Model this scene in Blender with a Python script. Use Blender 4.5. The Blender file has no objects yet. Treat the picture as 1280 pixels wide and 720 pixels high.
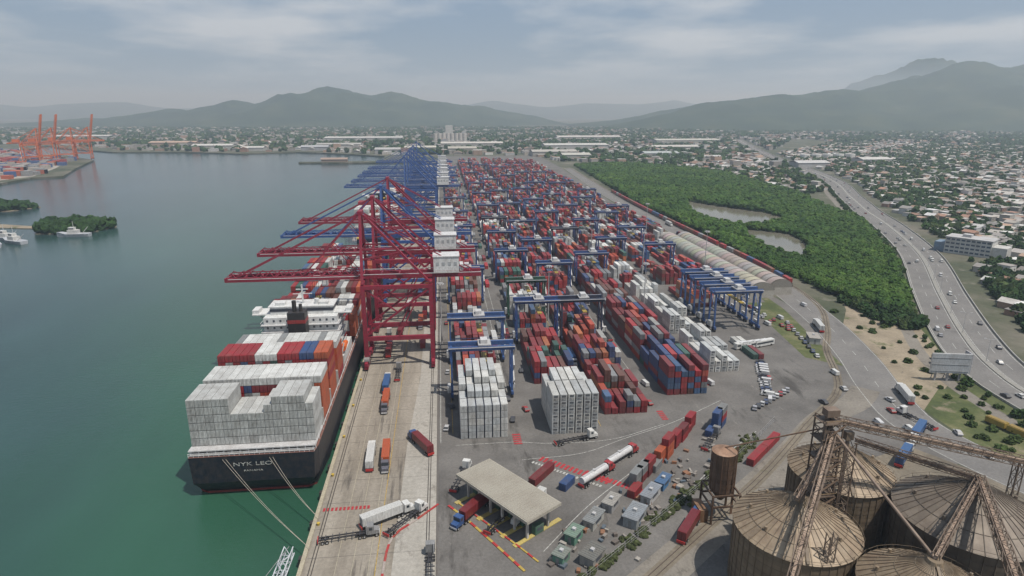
import bpy, math, random
import numpy as np
from mathutils import Vector
random.seed(7); rng=np.random.default_rng(7)
S=bpy.context.scene
# ------------------------------------------------------------ materials
def newmat(name):
    m=bpy.data.materials.new(name); m.use_nodes=True
    nt=m.node_tree; return m,nt,nt.nodes,nt.links,nt.nodes["Principled BSDF"]
def ramp(N,stops):
    r=N.new("ShaderNodeValToRGB"); e=r.color_ramp.elements
    while len(e)<len(stops): e.new(0.5)
    for i,(p,c) in enumerate(stops):
        e[i].position=p; e[i].color=(*c,1) if len(c)==3 else c
    return r
def noise(N,L,vec,scale,detail=4,rough=.55):
    n=N.new("ShaderNodeTexNoise"); n.inputs["Scale"].default_value=scale
    n.inputs["Detail"].default_value=detail; n.inputs["Roughness"].default_value=rough
    L.new(vec,n.inputs["Vector"]); return n.outputs["Fac"]
def mapping(N,L,vec,scale=(1,1,1),rot=(0,0,0),loc=(0,0,0)):
    m=N.new("ShaderNodeMapping"); m.inputs["Scale"].default_value=scale; m.inputs["Rotation"].default_value=rot; m.inputs["Location"].default_value=loc
    L.new(vec,m.inputs["Vector"]); return m.outputs["Vector"]
def mix(N,L,fac,a,b,mode='MIX'):
    m=N.new("ShaderNodeMix"); m.data_type='RGBA'; m.blend_type=mode
    for s,v in ((m.inputs[0],fac),(m.inputs[6],a),(m.inputs[7],b)):
        if isinstance(v,(int,float)): s.default_value=v
        elif isinstance(v,tuple): s.default_value=(*v,1)
        else: L.new(v,s)
    return m.outputs[2]
def geopos(N): return N.new("ShaderNodeNewGeometry").outputs["Position"]
def paint(name,rough=.6,dirt=.35,scale=.35,dirtcol=(.12,.09,.06),metal=0,fine=3.0):
    m,nt,N,L,B=newmat(name)
    a=N.new("ShaderNodeAttribute"); a.attribute_name="Col"
    p=geopos(N)
    n=noise(N,L,p,scale,6,.65); r=ramp(N,[(.42,(0,0,0)),(.72,(1,1,1))]); L.new(n,r.inputs[0])
    mm=N.new("ShaderNodeMath"); mm.operation='MULTIPLY'; mm.inputs[1].default_value=dirt; L.new(r.outputs[0],mm.inputs[0])
    c=mix(N,L,mm.outputs[0],a.outputs["Color"],dirtcol)
    n2=noise(N,L,mapping(N,L,p,(1,1,.25)),fine,3); r2=ramp(N,[(.3,(.74,.74,.74)),(.7,(1.12,1.12,1.12))]); L.new(n2,r2.inputs[0])
    c=mix(N,L,1.0,c,r2.outputs[0],'MULTIPLY')
    L.new(c,B.inputs["Base Color"]); B.inputs["Roughness"].default_value=rough; B.inputs["Metallic"].default_value=metal
    return m
M_cont=paint("container_paint",.6,.42,.3,(.1,.075,.055))
M_steel=paint("steel_paint",.5,.35,.5,(.1,.07,.05))
M_bldg=paint("building_paint",.8,.4,.15,(.17,.14,.11))
M_veh=paint("vehicle_paint",.35,.15,1.5)
def foliage(name):
    m,nt,N,L,B=newmat(name)
    a=N.new("ShaderNodeAttribute"); a.attribute_name="Col"
    p=geopos(N)
    n=noise(N,L,p,.9,5,.7); r=ramp(N,[(.3,(.5,.5,.5)),(.7,(1.45,1.45,1.35))]); L.new(n,r.inputs[0])
    n2=noise(N,L,p,.012,4,.6); r2=ramp(N,[(.35,(.7,.75,.78)),(.65,(1.22,1.15,1.0))]); L.new(n2,r2.inputs[0])
    c=mix(N,L,1.0,a.outputs["Color"],r.outputs[0],'MULTIPLY'); c=mix(N,L,1.0,c,r2.outputs[0],'MULTIPLY')
    L.new(c,B.inputs["Base Color"]); B.inputs["Roughness"].default_value=.85; B.inputs["Specular IOR Level"].default_value=.12
    return m
M_leaf=foliage("foliage")
def surface(name,cols,s1,s2,rough=.9,stretch=(1,1,1),spot=None,spot2=None):
    m,nt,N,L,B=newmat(name); p=geopos(N)
    n=noise(N,L,mapping(N,L,p,stretch),s1,7,.62)
    k=len(cols); r=ramp(N,[(.3+.4*i/(k-1),c) for i,c in enumerate(cols)]); L.new(n,r.inputs[0])
    n2=noise(N,L,p,s2,4,.7); r2=ramp(N,[(.3,(.8,.8,.8)),(.7,(1.15,1.15,1.15))]); L.new(n2,r2.inputs[0])
    c=mix(N,L,1.0,r.outputs[0],r2.outputs[0],'MULTIPLY')
    for sp_ in (spot,spot2):
        if sp_:
            n3=noise(N,L,mapping(N,L,p,sp_[3],loc=(37,11,0)),sp_[1],5,.7); r3=ramp(N,[(sp_[2],(0,0,0)),(sp_[2]+.1,(1,1,1))]); L.new(n3,r3.inputs[0])
            c=mix(N,L,r3.outputs[0],c,sp_[0])
    L.new(c,B.inputs["Base Color"]); B.inputs["Roughness"].default_value=rough
    B.inputs["Specular IOR Level"].default_value=.25
    return m
M_asph=surface("asphalt_yard",[(.085,.08,.075),(.125,.118,.11),(.16,.152,.142)],.05,1.2,spot=((.06,.056,.052),.09,.58,(1,.25,1)),spot2=((.2,.19,.17),.35,.64,(1,.3,1)))
M_road=surface("road_asphalt",[(.13,.125,.12),(.18,.172,.162)],.06,1.0,spot=((.1,.095,.09),.2,.6,(1,.4,1)))
M_road2=surface("worn_road",[(.15,.135,.115),(.21,.192,.165)],.06,1.0,spot=((.11,.1,.085),.2,.56,(1,.6,1)))
M_conc=surface("quay_concrete",[(.15,.13,.105),(.225,.2,.165),(.3,.27,.225)],.12,.9,stretch=(1,.12,1),spot=((.085,.075,.065),.22,.57,(1,.08,1)),spot2=((.095,.085,.075),1.1,.62,(1,.03,1)))
M_conc2=surface("light_concrete",[(.26,.245,.215),(.34,.32,.285)],.08,.8,stretch=(1,.3,1),spot=((.17,.155,.135),.15,.57,(1,.5,1)),spot2=((.13,.12,.105),.5,.64,(1,.1,1)))
M_dirt=surface("dirt",[(.17,.14,.1),(.24,.2,.145),(.3,.25,.18)],.06,.8,spot=((.07,.085,.03),.05,.56,(1,1,1)),spot2=((.12,.105,.08),.3,.6,(1,1,1)))
M_dirtd=surface("silo_yard_dirt",[(.1,.085,.065),(.15,.13,.1),(.2,.17,.13)],.08,.8,spot=((.06,.07,.03),.07,.62,(1,1,1)))
M_grass=surface("grass",[(.045,.06,.024),(.075,.09,.034),(.16,.15,.08)],.06,.7,spot=((.19,.16,.11),.08,.58,(1,1,1)))
M_mud=surface("mangrove_floor",[(.015,.028,.01),(.025,.04,.016)],.05,.7)
M_ground=surface("ground",[(.035,.048,.026),(.075,.08,.05),(.15,.135,.11)],.012,.2,spot=((.2,.18,.15),.03,.57,(1,1,1)))
M_hill=surface("hill",[(.012,.026,.01),(.024,.042,.016),(.05,.062,.028)],.0045,.02,spot=((.13,.11,.08),.0022,.72,(1,1,1)))
def flat(name,col,rough=.8,dirt=.5):
    m,nt,N,L,B=newmat(name); p=geopos(N)
    n=noise(N,L,p,1.2,6,.7); r=ramp(N,[(.35,tuple(x*(1-dirt) for x in col)),(.6,col)]); L.new(n,r.inputs[0])
    L.new(r.outputs[0],B.inputs["Base Color"]); B.inputs["Roughness"].default_value=rough; return m
M_white=flat("white_marking",(.45,.45,.42),dirt=.65); M_yel=flat("yellow_marking",(.42,.28,.06),dirt=.65); M_red=flat("red_marking",(.36,.03,.035))
def water_mat(name,c1,c2,c3,rough=.12,bump=.25):
    m,nt,N,L,B=newmat(name); p=geopos(N)
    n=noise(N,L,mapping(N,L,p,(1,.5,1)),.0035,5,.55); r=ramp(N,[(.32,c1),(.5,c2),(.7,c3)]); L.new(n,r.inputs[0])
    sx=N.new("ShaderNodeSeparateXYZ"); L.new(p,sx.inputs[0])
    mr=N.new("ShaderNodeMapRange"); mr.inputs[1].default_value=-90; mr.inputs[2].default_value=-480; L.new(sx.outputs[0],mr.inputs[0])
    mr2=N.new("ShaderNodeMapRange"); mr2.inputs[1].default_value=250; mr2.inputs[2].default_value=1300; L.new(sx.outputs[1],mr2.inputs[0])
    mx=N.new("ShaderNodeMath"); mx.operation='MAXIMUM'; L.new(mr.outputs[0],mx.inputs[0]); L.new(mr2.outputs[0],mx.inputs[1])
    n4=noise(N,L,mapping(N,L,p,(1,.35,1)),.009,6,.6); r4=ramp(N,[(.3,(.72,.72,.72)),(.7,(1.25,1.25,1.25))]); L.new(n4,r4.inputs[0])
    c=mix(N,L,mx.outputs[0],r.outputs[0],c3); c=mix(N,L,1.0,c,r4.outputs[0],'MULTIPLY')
    L.new(c,B.inputs["Base Color"])
    B.inputs["Roughness"].default_value=rough; B.inputs["IOR"].default_value=1.33
    n2=noise(N,L,mapping(N,L,p,(1,1.6,1)),.5,6,.65)
    b=N.new("ShaderNodeBump"); b.inputs["Strength"].default_value=bump; b.inputs["Distance"].default_value=.5; L.new(n2,b.inputs["Height"]); L.new(b.outputs[0],B.inputs["Normal"])
    return m
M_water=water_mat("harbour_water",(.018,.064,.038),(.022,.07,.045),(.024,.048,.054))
M_lag=water_mat("lagoon_water",(.13,.12,.09),(.15,.14,.105),(.16,.15,.12),.1,.05)

# ------------------------------------------------------------ mesh batch
BC=np.array([[-1,-1,-1],[1,-1,-1],[1,1,-1],[-1,1,-1],[-1,-1,1],[1,-1,1],[1,1,1],[-1,1,1]])*.5
BF=np.array([[0,3,2,1],[4,5,6,7],[0,1,5,4],[1,2,6,5],[2,3,7,6],[3,0,4,7]])
class MB:
    def __init__(s): s.v=[];s.f=[];s.c=[];s.n=0
    def raw(s,v,f,c):
        v=np.asarray(v,float); f=np.asarray(f,int); c=np.asarray(c,float)
        if c.ndim==1: c=np.tile(c,(len(f),1))
        if f.shape[1]==3: f=np.hstack([f,-np.ones((len(f),1),int)-s.n])
        s.v.append(v); s.f.append(f+s.n); s.c.append(c); s.n+=len(v)
    def boxes(s,C,Z,col,rot=None):
        C=np.asarray(C,float).reshape(-1,3);Z=np.broadcast_to(np.asarray(Z,float),C.shape);k=len(C)
        if k==0: return
        col=np.broadcast_to(np.asarray(col,float),(k,3))
        P=BC[None]*Z[:,None]
        if rot is not None:
            rot=np.broadcast_to(rot,(k,)); c=np.cos(rot)[:,None];sn=np.sin(rot)[:,None]
            x=P[...,0]*c-P[...,1]*sn; y=P[...,0]*sn+P[...,1]*c; P=np.stack([x,y,P[...,2]],-1)
        P=P+C[:,None]
        F=BF[None]+8*np.arange(k)[:,None,None]
        s.raw(P.reshape(-1,3),F.reshape(-1,4),np.repeat(col,6,0))
    def box(s,x0,x1,y0,y1,z0,z1,col): s.boxes([[(x0+x1)/2,(y0+y1)/2,(z0+z1)/2]],[[x1-x0,y1-y0,z1-z0]],col)
    def beam(s,p,q,w,h,col):
        p=Vector(p);q=Vector(q);d=(q-p); 
        if d.length<1e-6:return
        d.normalize(); up=Vector((0,0,1)) if abs(d.z)<.98 else Vector((0,1,0))
        a=d.cross(up).normalized(); b=a.cross(d).normalized()
        V=[]
        for e in (p,q):
            for i,j in ((-1,-1),(1,-1),(1,1),(-1,1)): V.append(e+a*(i*w/2)+b*(j*h/2))
        s.raw([list(v) for v in V],[[0,1,2,3],[7,6,5,4],[0,4,5,1],[1,5,6,2],[2,6,7,3],[3,7,4,0]],col)
    def cyl(s,p,q,r1,r2,n,col,caps=True):
        p=Vector(p);q=Vector(q);d=(q-p).normalized(); up=Vector((0,0,1)) if abs(d.z)<.98 else Vector((0,1,0))
        a=d.cross(up).normalized(); b=a.cross(d).normalized(); V=[]
        for e,r in ((p,r1),(q,r2)):
            for i in range(n):
                t=2*math.pi*i/n; V.append(list(e+a*(math.cos(t)*r)+b*(math.sin(t)*r)))
        F=[[i,(i+1)%n,n+(i+1)%n,n+i] for i in range(n)]
        s.raw(V,F,col)
        if caps:
            for k,(e,r) in enumerate(((p,r1),(q,r2))):
                if r>1e-3:
                    V2=V[k*n:(k+1)*n]+[list(e)]
                    s.raw(V2,[[i,(i+1)%n,n] for i in range(n)],col)
    def truss(s,p,q,w,h,n,t,col):
        p=Vector(p);q=Vector(q);d=(q-p);up=Vector((0,0,1));a=d.normalized().cross(up).normalized();b=a.cross(d.normalized()).normalized()
        pts=[[p+d*(i/n)+a*(x*w/2)+b*(y*h/2) for x,y in ((-1,-1),(1,-1),(1,1),(-1,1))] for i in range(n+1)]
        for k in range(4): s.beam(pts[0][k],pts[n][k],t,t,col)
        for i in range(n):
            for k in range(4):
                A=pts[i][k];B_=pts[i+1][(k+1)%4]
                if (i%2): A,B_=pts[i][(k+1)%4],pts[i+1][k]
                s.beam(A,B_,t*.6,t*.6,col); s.beam(pts[i][k],pts[i][(k+1)%4],t*.6,t*.6,col)
    def mesh(s,name,mat,smooth=False):
        v=np.vstack(s.v);f=np.vstack(s.f);c=np.vstack(s.c)
        tri=f[:,3]<0; cnt=np.where(tri,3,4); keep=np.ones(f.shape,bool); keep[tri,3]=False
        loops=f[keep]; starts=np.concatenate([[0],np.cumsum(cnt)[:-1]])
        me=bpy.data.meshes.new(name); me.vertices.add(len(v)); me.vertices.foreach_set("co",v.ravel())
        me.loops.add(len(loops)); me.loops.foreach_set("vertex_index",loops.astype(np.int32))
        me.polygons.add(len(f)); me.polygons.foreach_set("loop_start",starts.astype(np.int32))
        me.polygons.foreach_set("use_smooth",np.full(len(f),smooth))
        me.update(calc_edges=True)
        at=me.attributes.new("Col",'FLOAT_COLOR','CORNER')
        cc=np.repeat(np.hstack([c,np.ones((len(c),1))]),cnt,0); at.data.foreach_set("color",cc.ravel().astype(np.float32))
        me.materials.append(mat); me.validate(); return me
    def obj(s,name,mat,parent=None,loc=None,rot=0,smooth=False):
        return place(name,s.mesh(name,mat,smooth),loc or (0,0,0),rot,parent)
def place(name,me,loc=(0,0,0),rot=0,parent=None):
    o=bpy.data.objects.new(name,me); S.collection.objects.link(o); o.location=loc; o.rotation_euler[2]=rot
    if parent: o.parent=parent
    return o
def empty(name,loc=(0,0,0),rot=0):
    o=bpy.data.objects.new(name,None); S.collection.objects.link(o); o.location=loc; o.rotation_euler[2]=rot; return o
def sheet(name,pts,z,mat,skirt=0):
    V=[(x,y,z) for x,y in pts]; F=[list(range(len(pts)))]
    if skirt:
        n=len(pts); V+=[(x,y,z-skirt) for x,y in pts]; F+=[[i,(i+1)%n,n+(i+1)%n,n+i] for i in range(n)]
    me=bpy.data.meshes.new(name); me.from_pydata(V,[],F); me.materials.append(mat)
    import bmesh
    b=bmesh.new(); b.from_mesh(me); bmesh.ops.recalc_face_normals(b,faces=b.faces[:])
    for fc in b.faces:
        if abs(fc.normal.z)>.9 and fc.normal.z<0: fc.normal_flip()
    b.to_mesh(me); b.free()
    return place(name,me)
def smooth_line(P,step=6):
    P=[np.array(p,float) for p in P]; P=[2*P[0]-P[1]]+P+[2*P[-1]-P[-2]]; out=[]
    for i in range(1,len(P)-2):
        a,b,c,d=P[i-1:i+3]; n=max(2,int(np.linalg.norm(c-b)/step))
        for k in range(n):
            t=k/n; out.append(.5*((2*b)+(-a+c)*t+(2*a-5*b+4*c-d)*t*t+(-a+3*b-3*c+d)*t**3))
    out.append(P[-2]); return np.array(out)
def offs(L,o):
    t=np.gradient(L,axis=0); t/=np.linalg.norm(t,axis=1)[:,None]; n=np.stack([t[:,1],-t[:,0]],1); return L+n*o
def strip(name,L,w,z,mat,o=0,dash=None,parent=None):
    a=offs(L,o-w/2);b=offs(L,o+w/2); n=len(L)
    V=[(p[0],p[1],z) for p in a]+[(p[0],p[1],z) for p in b]
    F=[[i,i+n,i+n+1,i+1] for i in range(n-1) if not dash or (i%dash[0])<dash[1]]
    me=bpy.data.meshes.new(name); me.from_pydata(V,[],F); me.materials.append(mat); return place(name,me,parent=parent)
def wall(name,L,w,h,z,col,mat,o=0):
    a=offs(L,o-w/2);b=offs(L,o+w/2); n=len(L); m=MB()
    V=np.vstack([np.c_[a,np.full(n,z)],np.c_[b,np.full(n,z)],np.c_[a,np.full(n,z+h)],np.c_[b,np.full(n,z+h)]])
    F=[];C=[]
    for i in range(n-1):
        F+=[[i,i+1,2*n+i+1,2*n+i],[n+i+1,n+i,3*n+i,3*n+i+1],[2*n+i,2*n+i+1,3*n+i+1,3*n+i]]
        cc=col[(i//1)%len(col)] ; C+=[cc]*3
    m.raw(V,F,np.array(C)); return m.obj(name,mat)
def inpoly(X,Y,P):
    r=np.zeros(X.shape,bool); n=len(P); j=n-1
    for i in range(n):
        xi,yi=P[i];xj,yj=P[j]
        r^=((yi>Y)!=(yj>Y))&(X<(xj-xi)*(Y-yi)/((yj-yi) if yj!=yi else 1e-9)+xi); j=i
    return r
def distline(X,Y,L):
    d=np.full(X.shape,1e9)
    for p in L[::2]: d=np.minimum(d,(X-p[0])**2+(Y-p[1])**2)
    return np.sqrt(d)
D=math.radians
# ------------------------------------------------------------ setting sheets
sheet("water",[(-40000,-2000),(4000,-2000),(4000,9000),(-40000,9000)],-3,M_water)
QX=-39
land=[(QX,-300),(QX,1500),(-133,1506),(-328,1520),(-335,1545),(-140,1560),(-150,1729),(-350,1900),(-424,1934),(-564,1876),(-727,1967),(-960,1993),(-1250,2250),(-1365,2404),(-1250,2050),(-1000,1840),(-845,1660),(-760,1420),(-690,1243),(-729,1219),(-722,1113),(-820,1085),(-1500,1000),(-5000,900),(-40000,1500),(-40000,40000),(40000,40000),(40000,-2000),(1500,-2000)]
sheet("ground",land,0,M_ground,4)
sheet("quay_pavement",[(QX,-100),(-4,-100),(-4,1500),(QX,1500)],.02,M_conc)
sheet("yard_pavement",[(-4,90),(60,90),(100,120),(140,150),(172,170),(200,240),(207,330),(212,683),(250,1311),(260,1700),(-4,1700)],.024,M_asph)
sheet("concrete_lane",[(-19,-100),(-4.6,-100),(-4.6,1500),(-12,1500),(-12,260),(-15,200)],.045,M_conc2)
mr=MB()
for x in (-36.8,-36.0,-7.2,-6.5): mr.box(x-.12,x+.12,100,1490,.03,.12,(.05,.045,.04))
for x in (-30.2,-26,-21.8): mr.box(x-.07,x+.07,120,1490,.03,.07,(.35,.32,.24))
mr.box(-4.5,-4.0,90,1490,.03,.2,(.12,.11,.1))
for y in np.arange(96,700,12): mr.box(QX+1,-4.6,y-.05,y+.05,.03,.058,(.12,.11,.1))
mr.obj("crane_rail",M_steel)
q=MB(); q.box(QX-.6,QX+.5,90,1500,-.8,.35,(.38,.34,.25))
for y in np.arange(100,1490,15): q.box(QX-1.6,QX-.6,y-.8,y+.8,-2.6,-.2,(.03,.03,.03))
for y in np.arange(108,1490,25): q.cyl((QX+1.2,y,.0),(QX+1.2,y,.8),.35,.5,8,(.5,.35,.05))
q.obj("quay_edge_kerb",M_steel)

hwL=smooth_line([(1250,2600),(900,1700),(690,1080),(560,810),(500,690),(455,590),(390,465),(317,355),(272,285),(248,240),(238,200),(236,120)],8)
rdL=smooth_line([(262,1300),(236,900),(230,700),(228,520),(224,400),(212,320),(196,262),(181,222),(174,190),(184,152),(205,118)],6)
rd2=smooth_line([(176,226),(163,214),(142,202),(115,178),(85,154),(45,123),(10,98)],6)
sheet("grass_verge",[(232,100),(205,200),(215,235),(228,300),(248,330),(270,318),(262,270),(240,225),(232,180)],.03,M_grass)
sheet("dirt_verge",[(176,232),(182,232),(214,300),(236,330),(246,350),(258,332),(262,308),(240,262),(222,232),(200,215),(186,205)],.034,M_dirt)
sheet("grass_verge",[(186,205),(206,222),(232,222),(238,150),(225,120),(196,150),(184,180)],.04,M_grass)
sheet("grass_verge",[(182,250),(190,290),(200,335),(206,400),(196,350),(184,350),(176,300),(170,262)],.04,M_grass)
sheet("silo_yard_ground",[(40,60),(60,118),(84,140),(118,166),(160,180),(172,160),(190,130),(200,40)],.04,M_dirtd)
strip("road",rdL,19,.06,M_road); strip("road",rd2,11,.07,M_road2)
strip("road_marking",rdL,.25,.085,M_white,dash=(3,1)); strip("road_marking",rdL,.25,.085,M_white,o=9); strip("road_marking",rdL,.25,.085,M_white,o=-9)
strip("highway",hwL,30,.09,M_road)
for o_ in (-14,-1.8,1.8,14): strip("highway_marking",hwL,.3,.115,M_white,o=o_)
for o_ in (-8,8): strip("highway_marking",hwL,.25,.115,M_white,o=o_,dash=(3,1))
wall("highway_median_kerb",hwL,2.2,.3,.09,[(.26,.25,.22)],M_steel)
wall("highway_barrier",hwL,.4,1.0,.05,[(.36,.35,.32)],M_steel,o=-15.4)
wall("highway_barrier",hwL,.4,1.0,.05,[(.36,.35,.32)],M_steel,o=15.4)
strip("service_road",hwL[30:],6,.05,M_road2,o=26)
rl=smooth_line([(268,1300),(246,900),(239,700),(238,520),(236,420),(226,345),(205,300),(186,270),(172,240),(160,222),(135,200),(100,168),(60,136),(30,112)],6)
strip("railway_ballast",rl,3.6,.078,M_dirtd)
wall("railway_rail",rl,.16,.16,.08,[(.08,.06,.05)],M_steel,o=-.72); wall("railway_rail",rl,.16,.16,.08,[(.08,.06,.05)],M_steel,o=.72)
# ------------------------------------------------------------ foliage masses
def ico(sub):
    t=(1+5**.5)/2
    v=[(-1,t,0),(1,t,0),(-1,-t,0),(1,-t,0),(0,-1,t),(0,1,t),(0,-1,-t),(0,1,-t),(t,0,-1),(t,0,1),(-t,0,-1),(-t,0,1)]
    f=[(0,11,5),(0,5,1),(0,1,7),(0,7,10),(0,10,11),(1,5,9),(5,11,4),(11,10,2),(10,7,6),(7,1,8),(3,9,4),(3,4,2),(3,2,6),(3,6,8),(3,8,9),(4,9,5),(2,4,11),(6,2,10),(8,6,7),(9,8,1)]
    v=[np.array(a)/np.linalg.norm(a) for a in v]
    for _ in range(sub):
        c={};nf=[]
        def mid(a,b):
            k=(min(a,b),max(a,b))
            if k not in c: m=v[a]+v[b]; v.append(m/np.linalg.norm(m)); c[k]=len(v)-1
            return c[k]
        for a,b,d in f:
            x,y,z=mid(a,b),mid(b,d),mid(d,a); nf+=[(a,x,z),(b,y,x),(d,z,y),(x,y,z)]
        f=nf
    return np.array(v),np.array(f)
def blobs(name,P,R,sub,cols,flatz=.8,jit=.28,fj=.25):
    V,F=ico(sub);k=len(P)
    if k==0:return
    R=np.asarray(R)[:,None,None]
    j=1+rng.normal(0,jit,(k,len(V),1)); v=V[None]*j*R*np.array([1,1,flatz]); v=v+np.asarray(P)[:,None]
    f=F[None]+len(V)*np.arange(k)[:,None,None]
    base=np.array(cols)[rng.integers(0,len(cols),k)]*rng.uniform(.8,1.25,(k,1))
    c=base[:,None,:]*rng.uniform(1-fj,1+fj,(k,len(F),1))
    m=MB(); m.raw(v.reshape(-1,3),f.reshape(-1,3),c.reshape(-1,3)); return m.obj(name,M_leaf)
mang=[(289,1368),(445,1395),(541,1187),(500,830),(440,610),(345,434),(268,318),(256,325),(247,349),(245,433),(248,602),(250,814)]
lag1=[(318,800),(345,735),(372,690),(376,650),(350,625),(318,600),(292,600),(284,650),(288,700)]
lag2=[(300,590),(330,560),(318,505),(284,455),(276,500),(280,550)]
sheet("mangrove_ground",mang,.035,M_mud)
sheet("lagoon_water",lag1,.06,M_lag); sheet("lagoon_water",lag2,.065,M_lag)
G_=[(.034,.072,.015),(.04,.078,.018),(.03,.064,.016),(.046,.082,.02)]
gx,gy=np.meshgrid(np.arange(240,545,3.7),np.arange(300,1400,3.7)); gx=gx.ravel()+rng.normal(0,1.4,gx.size); gy=gy.ravel()+rng.normal(0,1.4,gy.size)
ok=inpoly(gx,gy,mang)&~inpoly(gx,gy,lag1)&~inpoly(gx,gy,lag2)&(distline(gx,gy,hwL)>19)&((rng.random(gx.size)>.5)|(gy<700))
gx,gy=gx[ok],gy[ok]; rr=rng.uniform(1.8,3.6,len(gx))*np.where(gy>700,1.3,1)
hh=2.6+1.5*np.sin(gx*.03)*np.cos(gy*.021)+rng.normal(0,.7,len(gx))
near=gy<480
blobs("mangrove_trees",np.c_[gx,gy,hh][near],rr[near],2,G_,.9,.14)
blobs("mangrove_trees",np.c_[gx,gy,hh][~near],rr[~near],1,G_,.9,.18)
for P,nm in (([(-400,655),(-352,650),(-340,690),(-375,712),(-412,700)],"islet"),([(-620,800),(-520,815),(-505,850),(-600,880),(-700,860)],"islet"),([(-640,735),(-480,722),(-400,690),(-404,684),(-500,705),(-640,715)],"sand_spit")):
    sheet(nm,P,-2.3,M_dirt,2)
    X=rng.uniform(-700,-330,9000);Y=rng.uniform(640,890,9000);k=inpoly(X,Y,P)
    if nm=="islet": blobs("mangrove_trees",np.c_[X[k],Y[k],rng.uniform(-1,4,k.sum())][:420],rng.uniform(3,5,min(420,k.sum())),1,[(.018,.042,.013)],1.0,.2)

# ------------------------------------------------------------ containers
PAL=[((.185,.016,.022),30),((.30,.018,.024),24),((.38,.055,.028),8),((.03,.06,.16),9),((.05,.11,.22),6),((.22,.23,.24),11),((.42,.42,.4),4),((.03,.10,.08),3),((.12,.045,.032),10),((.42,.13,.05),4)]
PC=np.array([p[0] for p in PAL]);PW=np.array([p[1] for p in PAL],float);PW/=PW.sum()
WHITE=np.array([(.53,.54,.53),(.58,.58,.55),(.46,.48,.48)])
CW,CH,PX=2.40,2.52,2.9
def doors(m,x,y,z,col,w=CW,h=CH,reefer=False,side=-1):
    d=side*.04
    if reefer:
        m.boxes([[x,y+d,z+h*.74]],[w*.62,.09,h*.3],(.08,.09,.1)); m.boxes([[x,y+d,z+h*.3]],[w*.7,.09,h*.38],tuple(c*.62 for c in col)); m.boxes([[x-.4,y+2*d,z+h*.3]],[.5,.09,h*.2],(.15,.15,.16))
    else:
        for k in (-.36,-.15,.15,.36): m.boxes([[x+k*w,y+d,z+h/2]],[.09,.08,h*.86],tuple(c*.55+.04 for c in col))
        m.boxes([[x,y+d,z+h/2]],[.08,.07,h*.9],tuple(c*.22 for c in col))
        m.boxes([[x,y+d*.6,z+.1]],[w*.98,.05,.16],tuple(c*.45 for c in col))
def block(name,x0,ncol,y0,y1,hmin,hmax,white=None,det=340,fill=.93):
    m=MB(); y=y0; C=[];Zs=[];K=[]
    while y+12.2<y1:
        fortyft=rng.random()<.75; base=rng.integers(hmin,hmax+1); theme=PC[rng.choice(len(PC),p=PW)]
        wh=(white is not None) and (rng.random()<white(y)); empty_=rng.random()>fill and y>y0+30
        for c in range(ncol):
            t=0 if empty_ else int(np.clip(base+rng.integers(-1,2),0,hmax))
            lens=[(y,12.19)] if fortyft else [(y,6.06),(y+6.13,6.06)]
            for (yy,l) in lens:
                tt=t if fortyft else max(0,t-rng.integers(0,2))
                for k in range(tt):
                    if wh: col=WHITE[rng.integers(0,3)]
                    elif rng.random()<.42: col=theme
                    else: col=PC[rng.choice(len(PC),p=PW)]
                    col=np.clip(col*rng.uniform(.72,1.22)+rng.uniform(0,.02),0,.8)
                    C.append((x0+c*PX+CW/2+rng.normal(0,.04),yy+l/2,.04+k*(CH+.07)+CH/2)); Zs.append((CW,l,CH)); K.append(col)
                    if yy<det: doors(m,C[-1][0],yy,.04+k*(CH+.07),tuple(col),reefer=wh)
                    if yy<det+60 and k==tt-1:
                        m.boxes([[C[-1][0],yy+l/2,.04+k*(CH+.07)+CH+.01]],[[CW*.86,l*.96,.05]],[col*.8+.01])
                    if yy<det+60 and not wh and rng.random()<.35 and l>7:
                        m.boxes([[C[-1][0]+CW/2+.01,yy+l*.3,.04+k*(CH+.07)+CH*.6]],[.06,3.2,.7],(.5,.5,.47)) 
        y+=12.19+.55
        if rng.random()<.06 and y>y0+40: y+=9
    if C: m.boxes(C,Zs,K)
    return m.obj(name,M_cont)
def wp(a,b,p,q=.12): return lambda y:(p if a<y<b else q)
YE=1480
m=MB()
def wstack(m,x0,y0,prof,l=6.06,reefer=False,tint=1):
    for c,t in enumerate(prof):
        for k in range(t):
            col=WHITE[rng.integers(0,3)]*rng.uniform(.85,1.05)*tint
            z=.04+k*(CH+.09); m.boxes([[x0+c*PX+CW/2,y0+l/2,z+CH/2]],[[CW,l,CH]],[col]); doors(m,x0+c*PX+CW/2,y0,z,tuple(col),reefer=reefer)
            if k==t-1: m.boxes([[x0+c*PX+CW/2,y0+l/2,z+CH+.01]],[[CW*.86,l*.95,.05]],[col*.88])
wstack(m,4,202,[5,5,5,5,5,5]);wstack(m,4,208.5,[5,6,6,6,6,5]);wstack(m,4,215,[6,6,7,7,6,6],6.06);wstack(m,4,221.5,[6,7,7,7,7,6],12.2)
for c in range(5): m.box(4+c*PX+CW+.05,4+(c+1)*PX-.05,202.5,233,0,12.5,(.05,.06,.09))
m.obj("white_container_stack",M_cont)
m=MB(); wstack(m,37,202,[6,6,6,6,6,6],12.2,True,.88); wstack(m,37,215,[5,6,6,6,6,5],12.2,True)
for c in range(5): m.box(37+c*PX+CW+.05,37+(c+1)*PX-.05,202.5,226,0,12.5,(.06,.06,.07))
m.obj("white_container_stack",M_cont)
block("container_stack",4,6,252,YE,1,3,wp(0,1,0,.02))
block("container_stack",37,6,246,YE,2,4,wp(600,700,.35,.03))
block("container_stack",60,6,215,YE,3,5,wp(560,640,.45,.03))
block("container_stack",90,6,229,YE,4,5,wp(480,550,.6,.02))
block("white_container_row",117,5,250,432,3,4,lambda y:.97)
block("container_stack",117,6,440,YE,3,5,wp(440,580,.4,.1))
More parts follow.
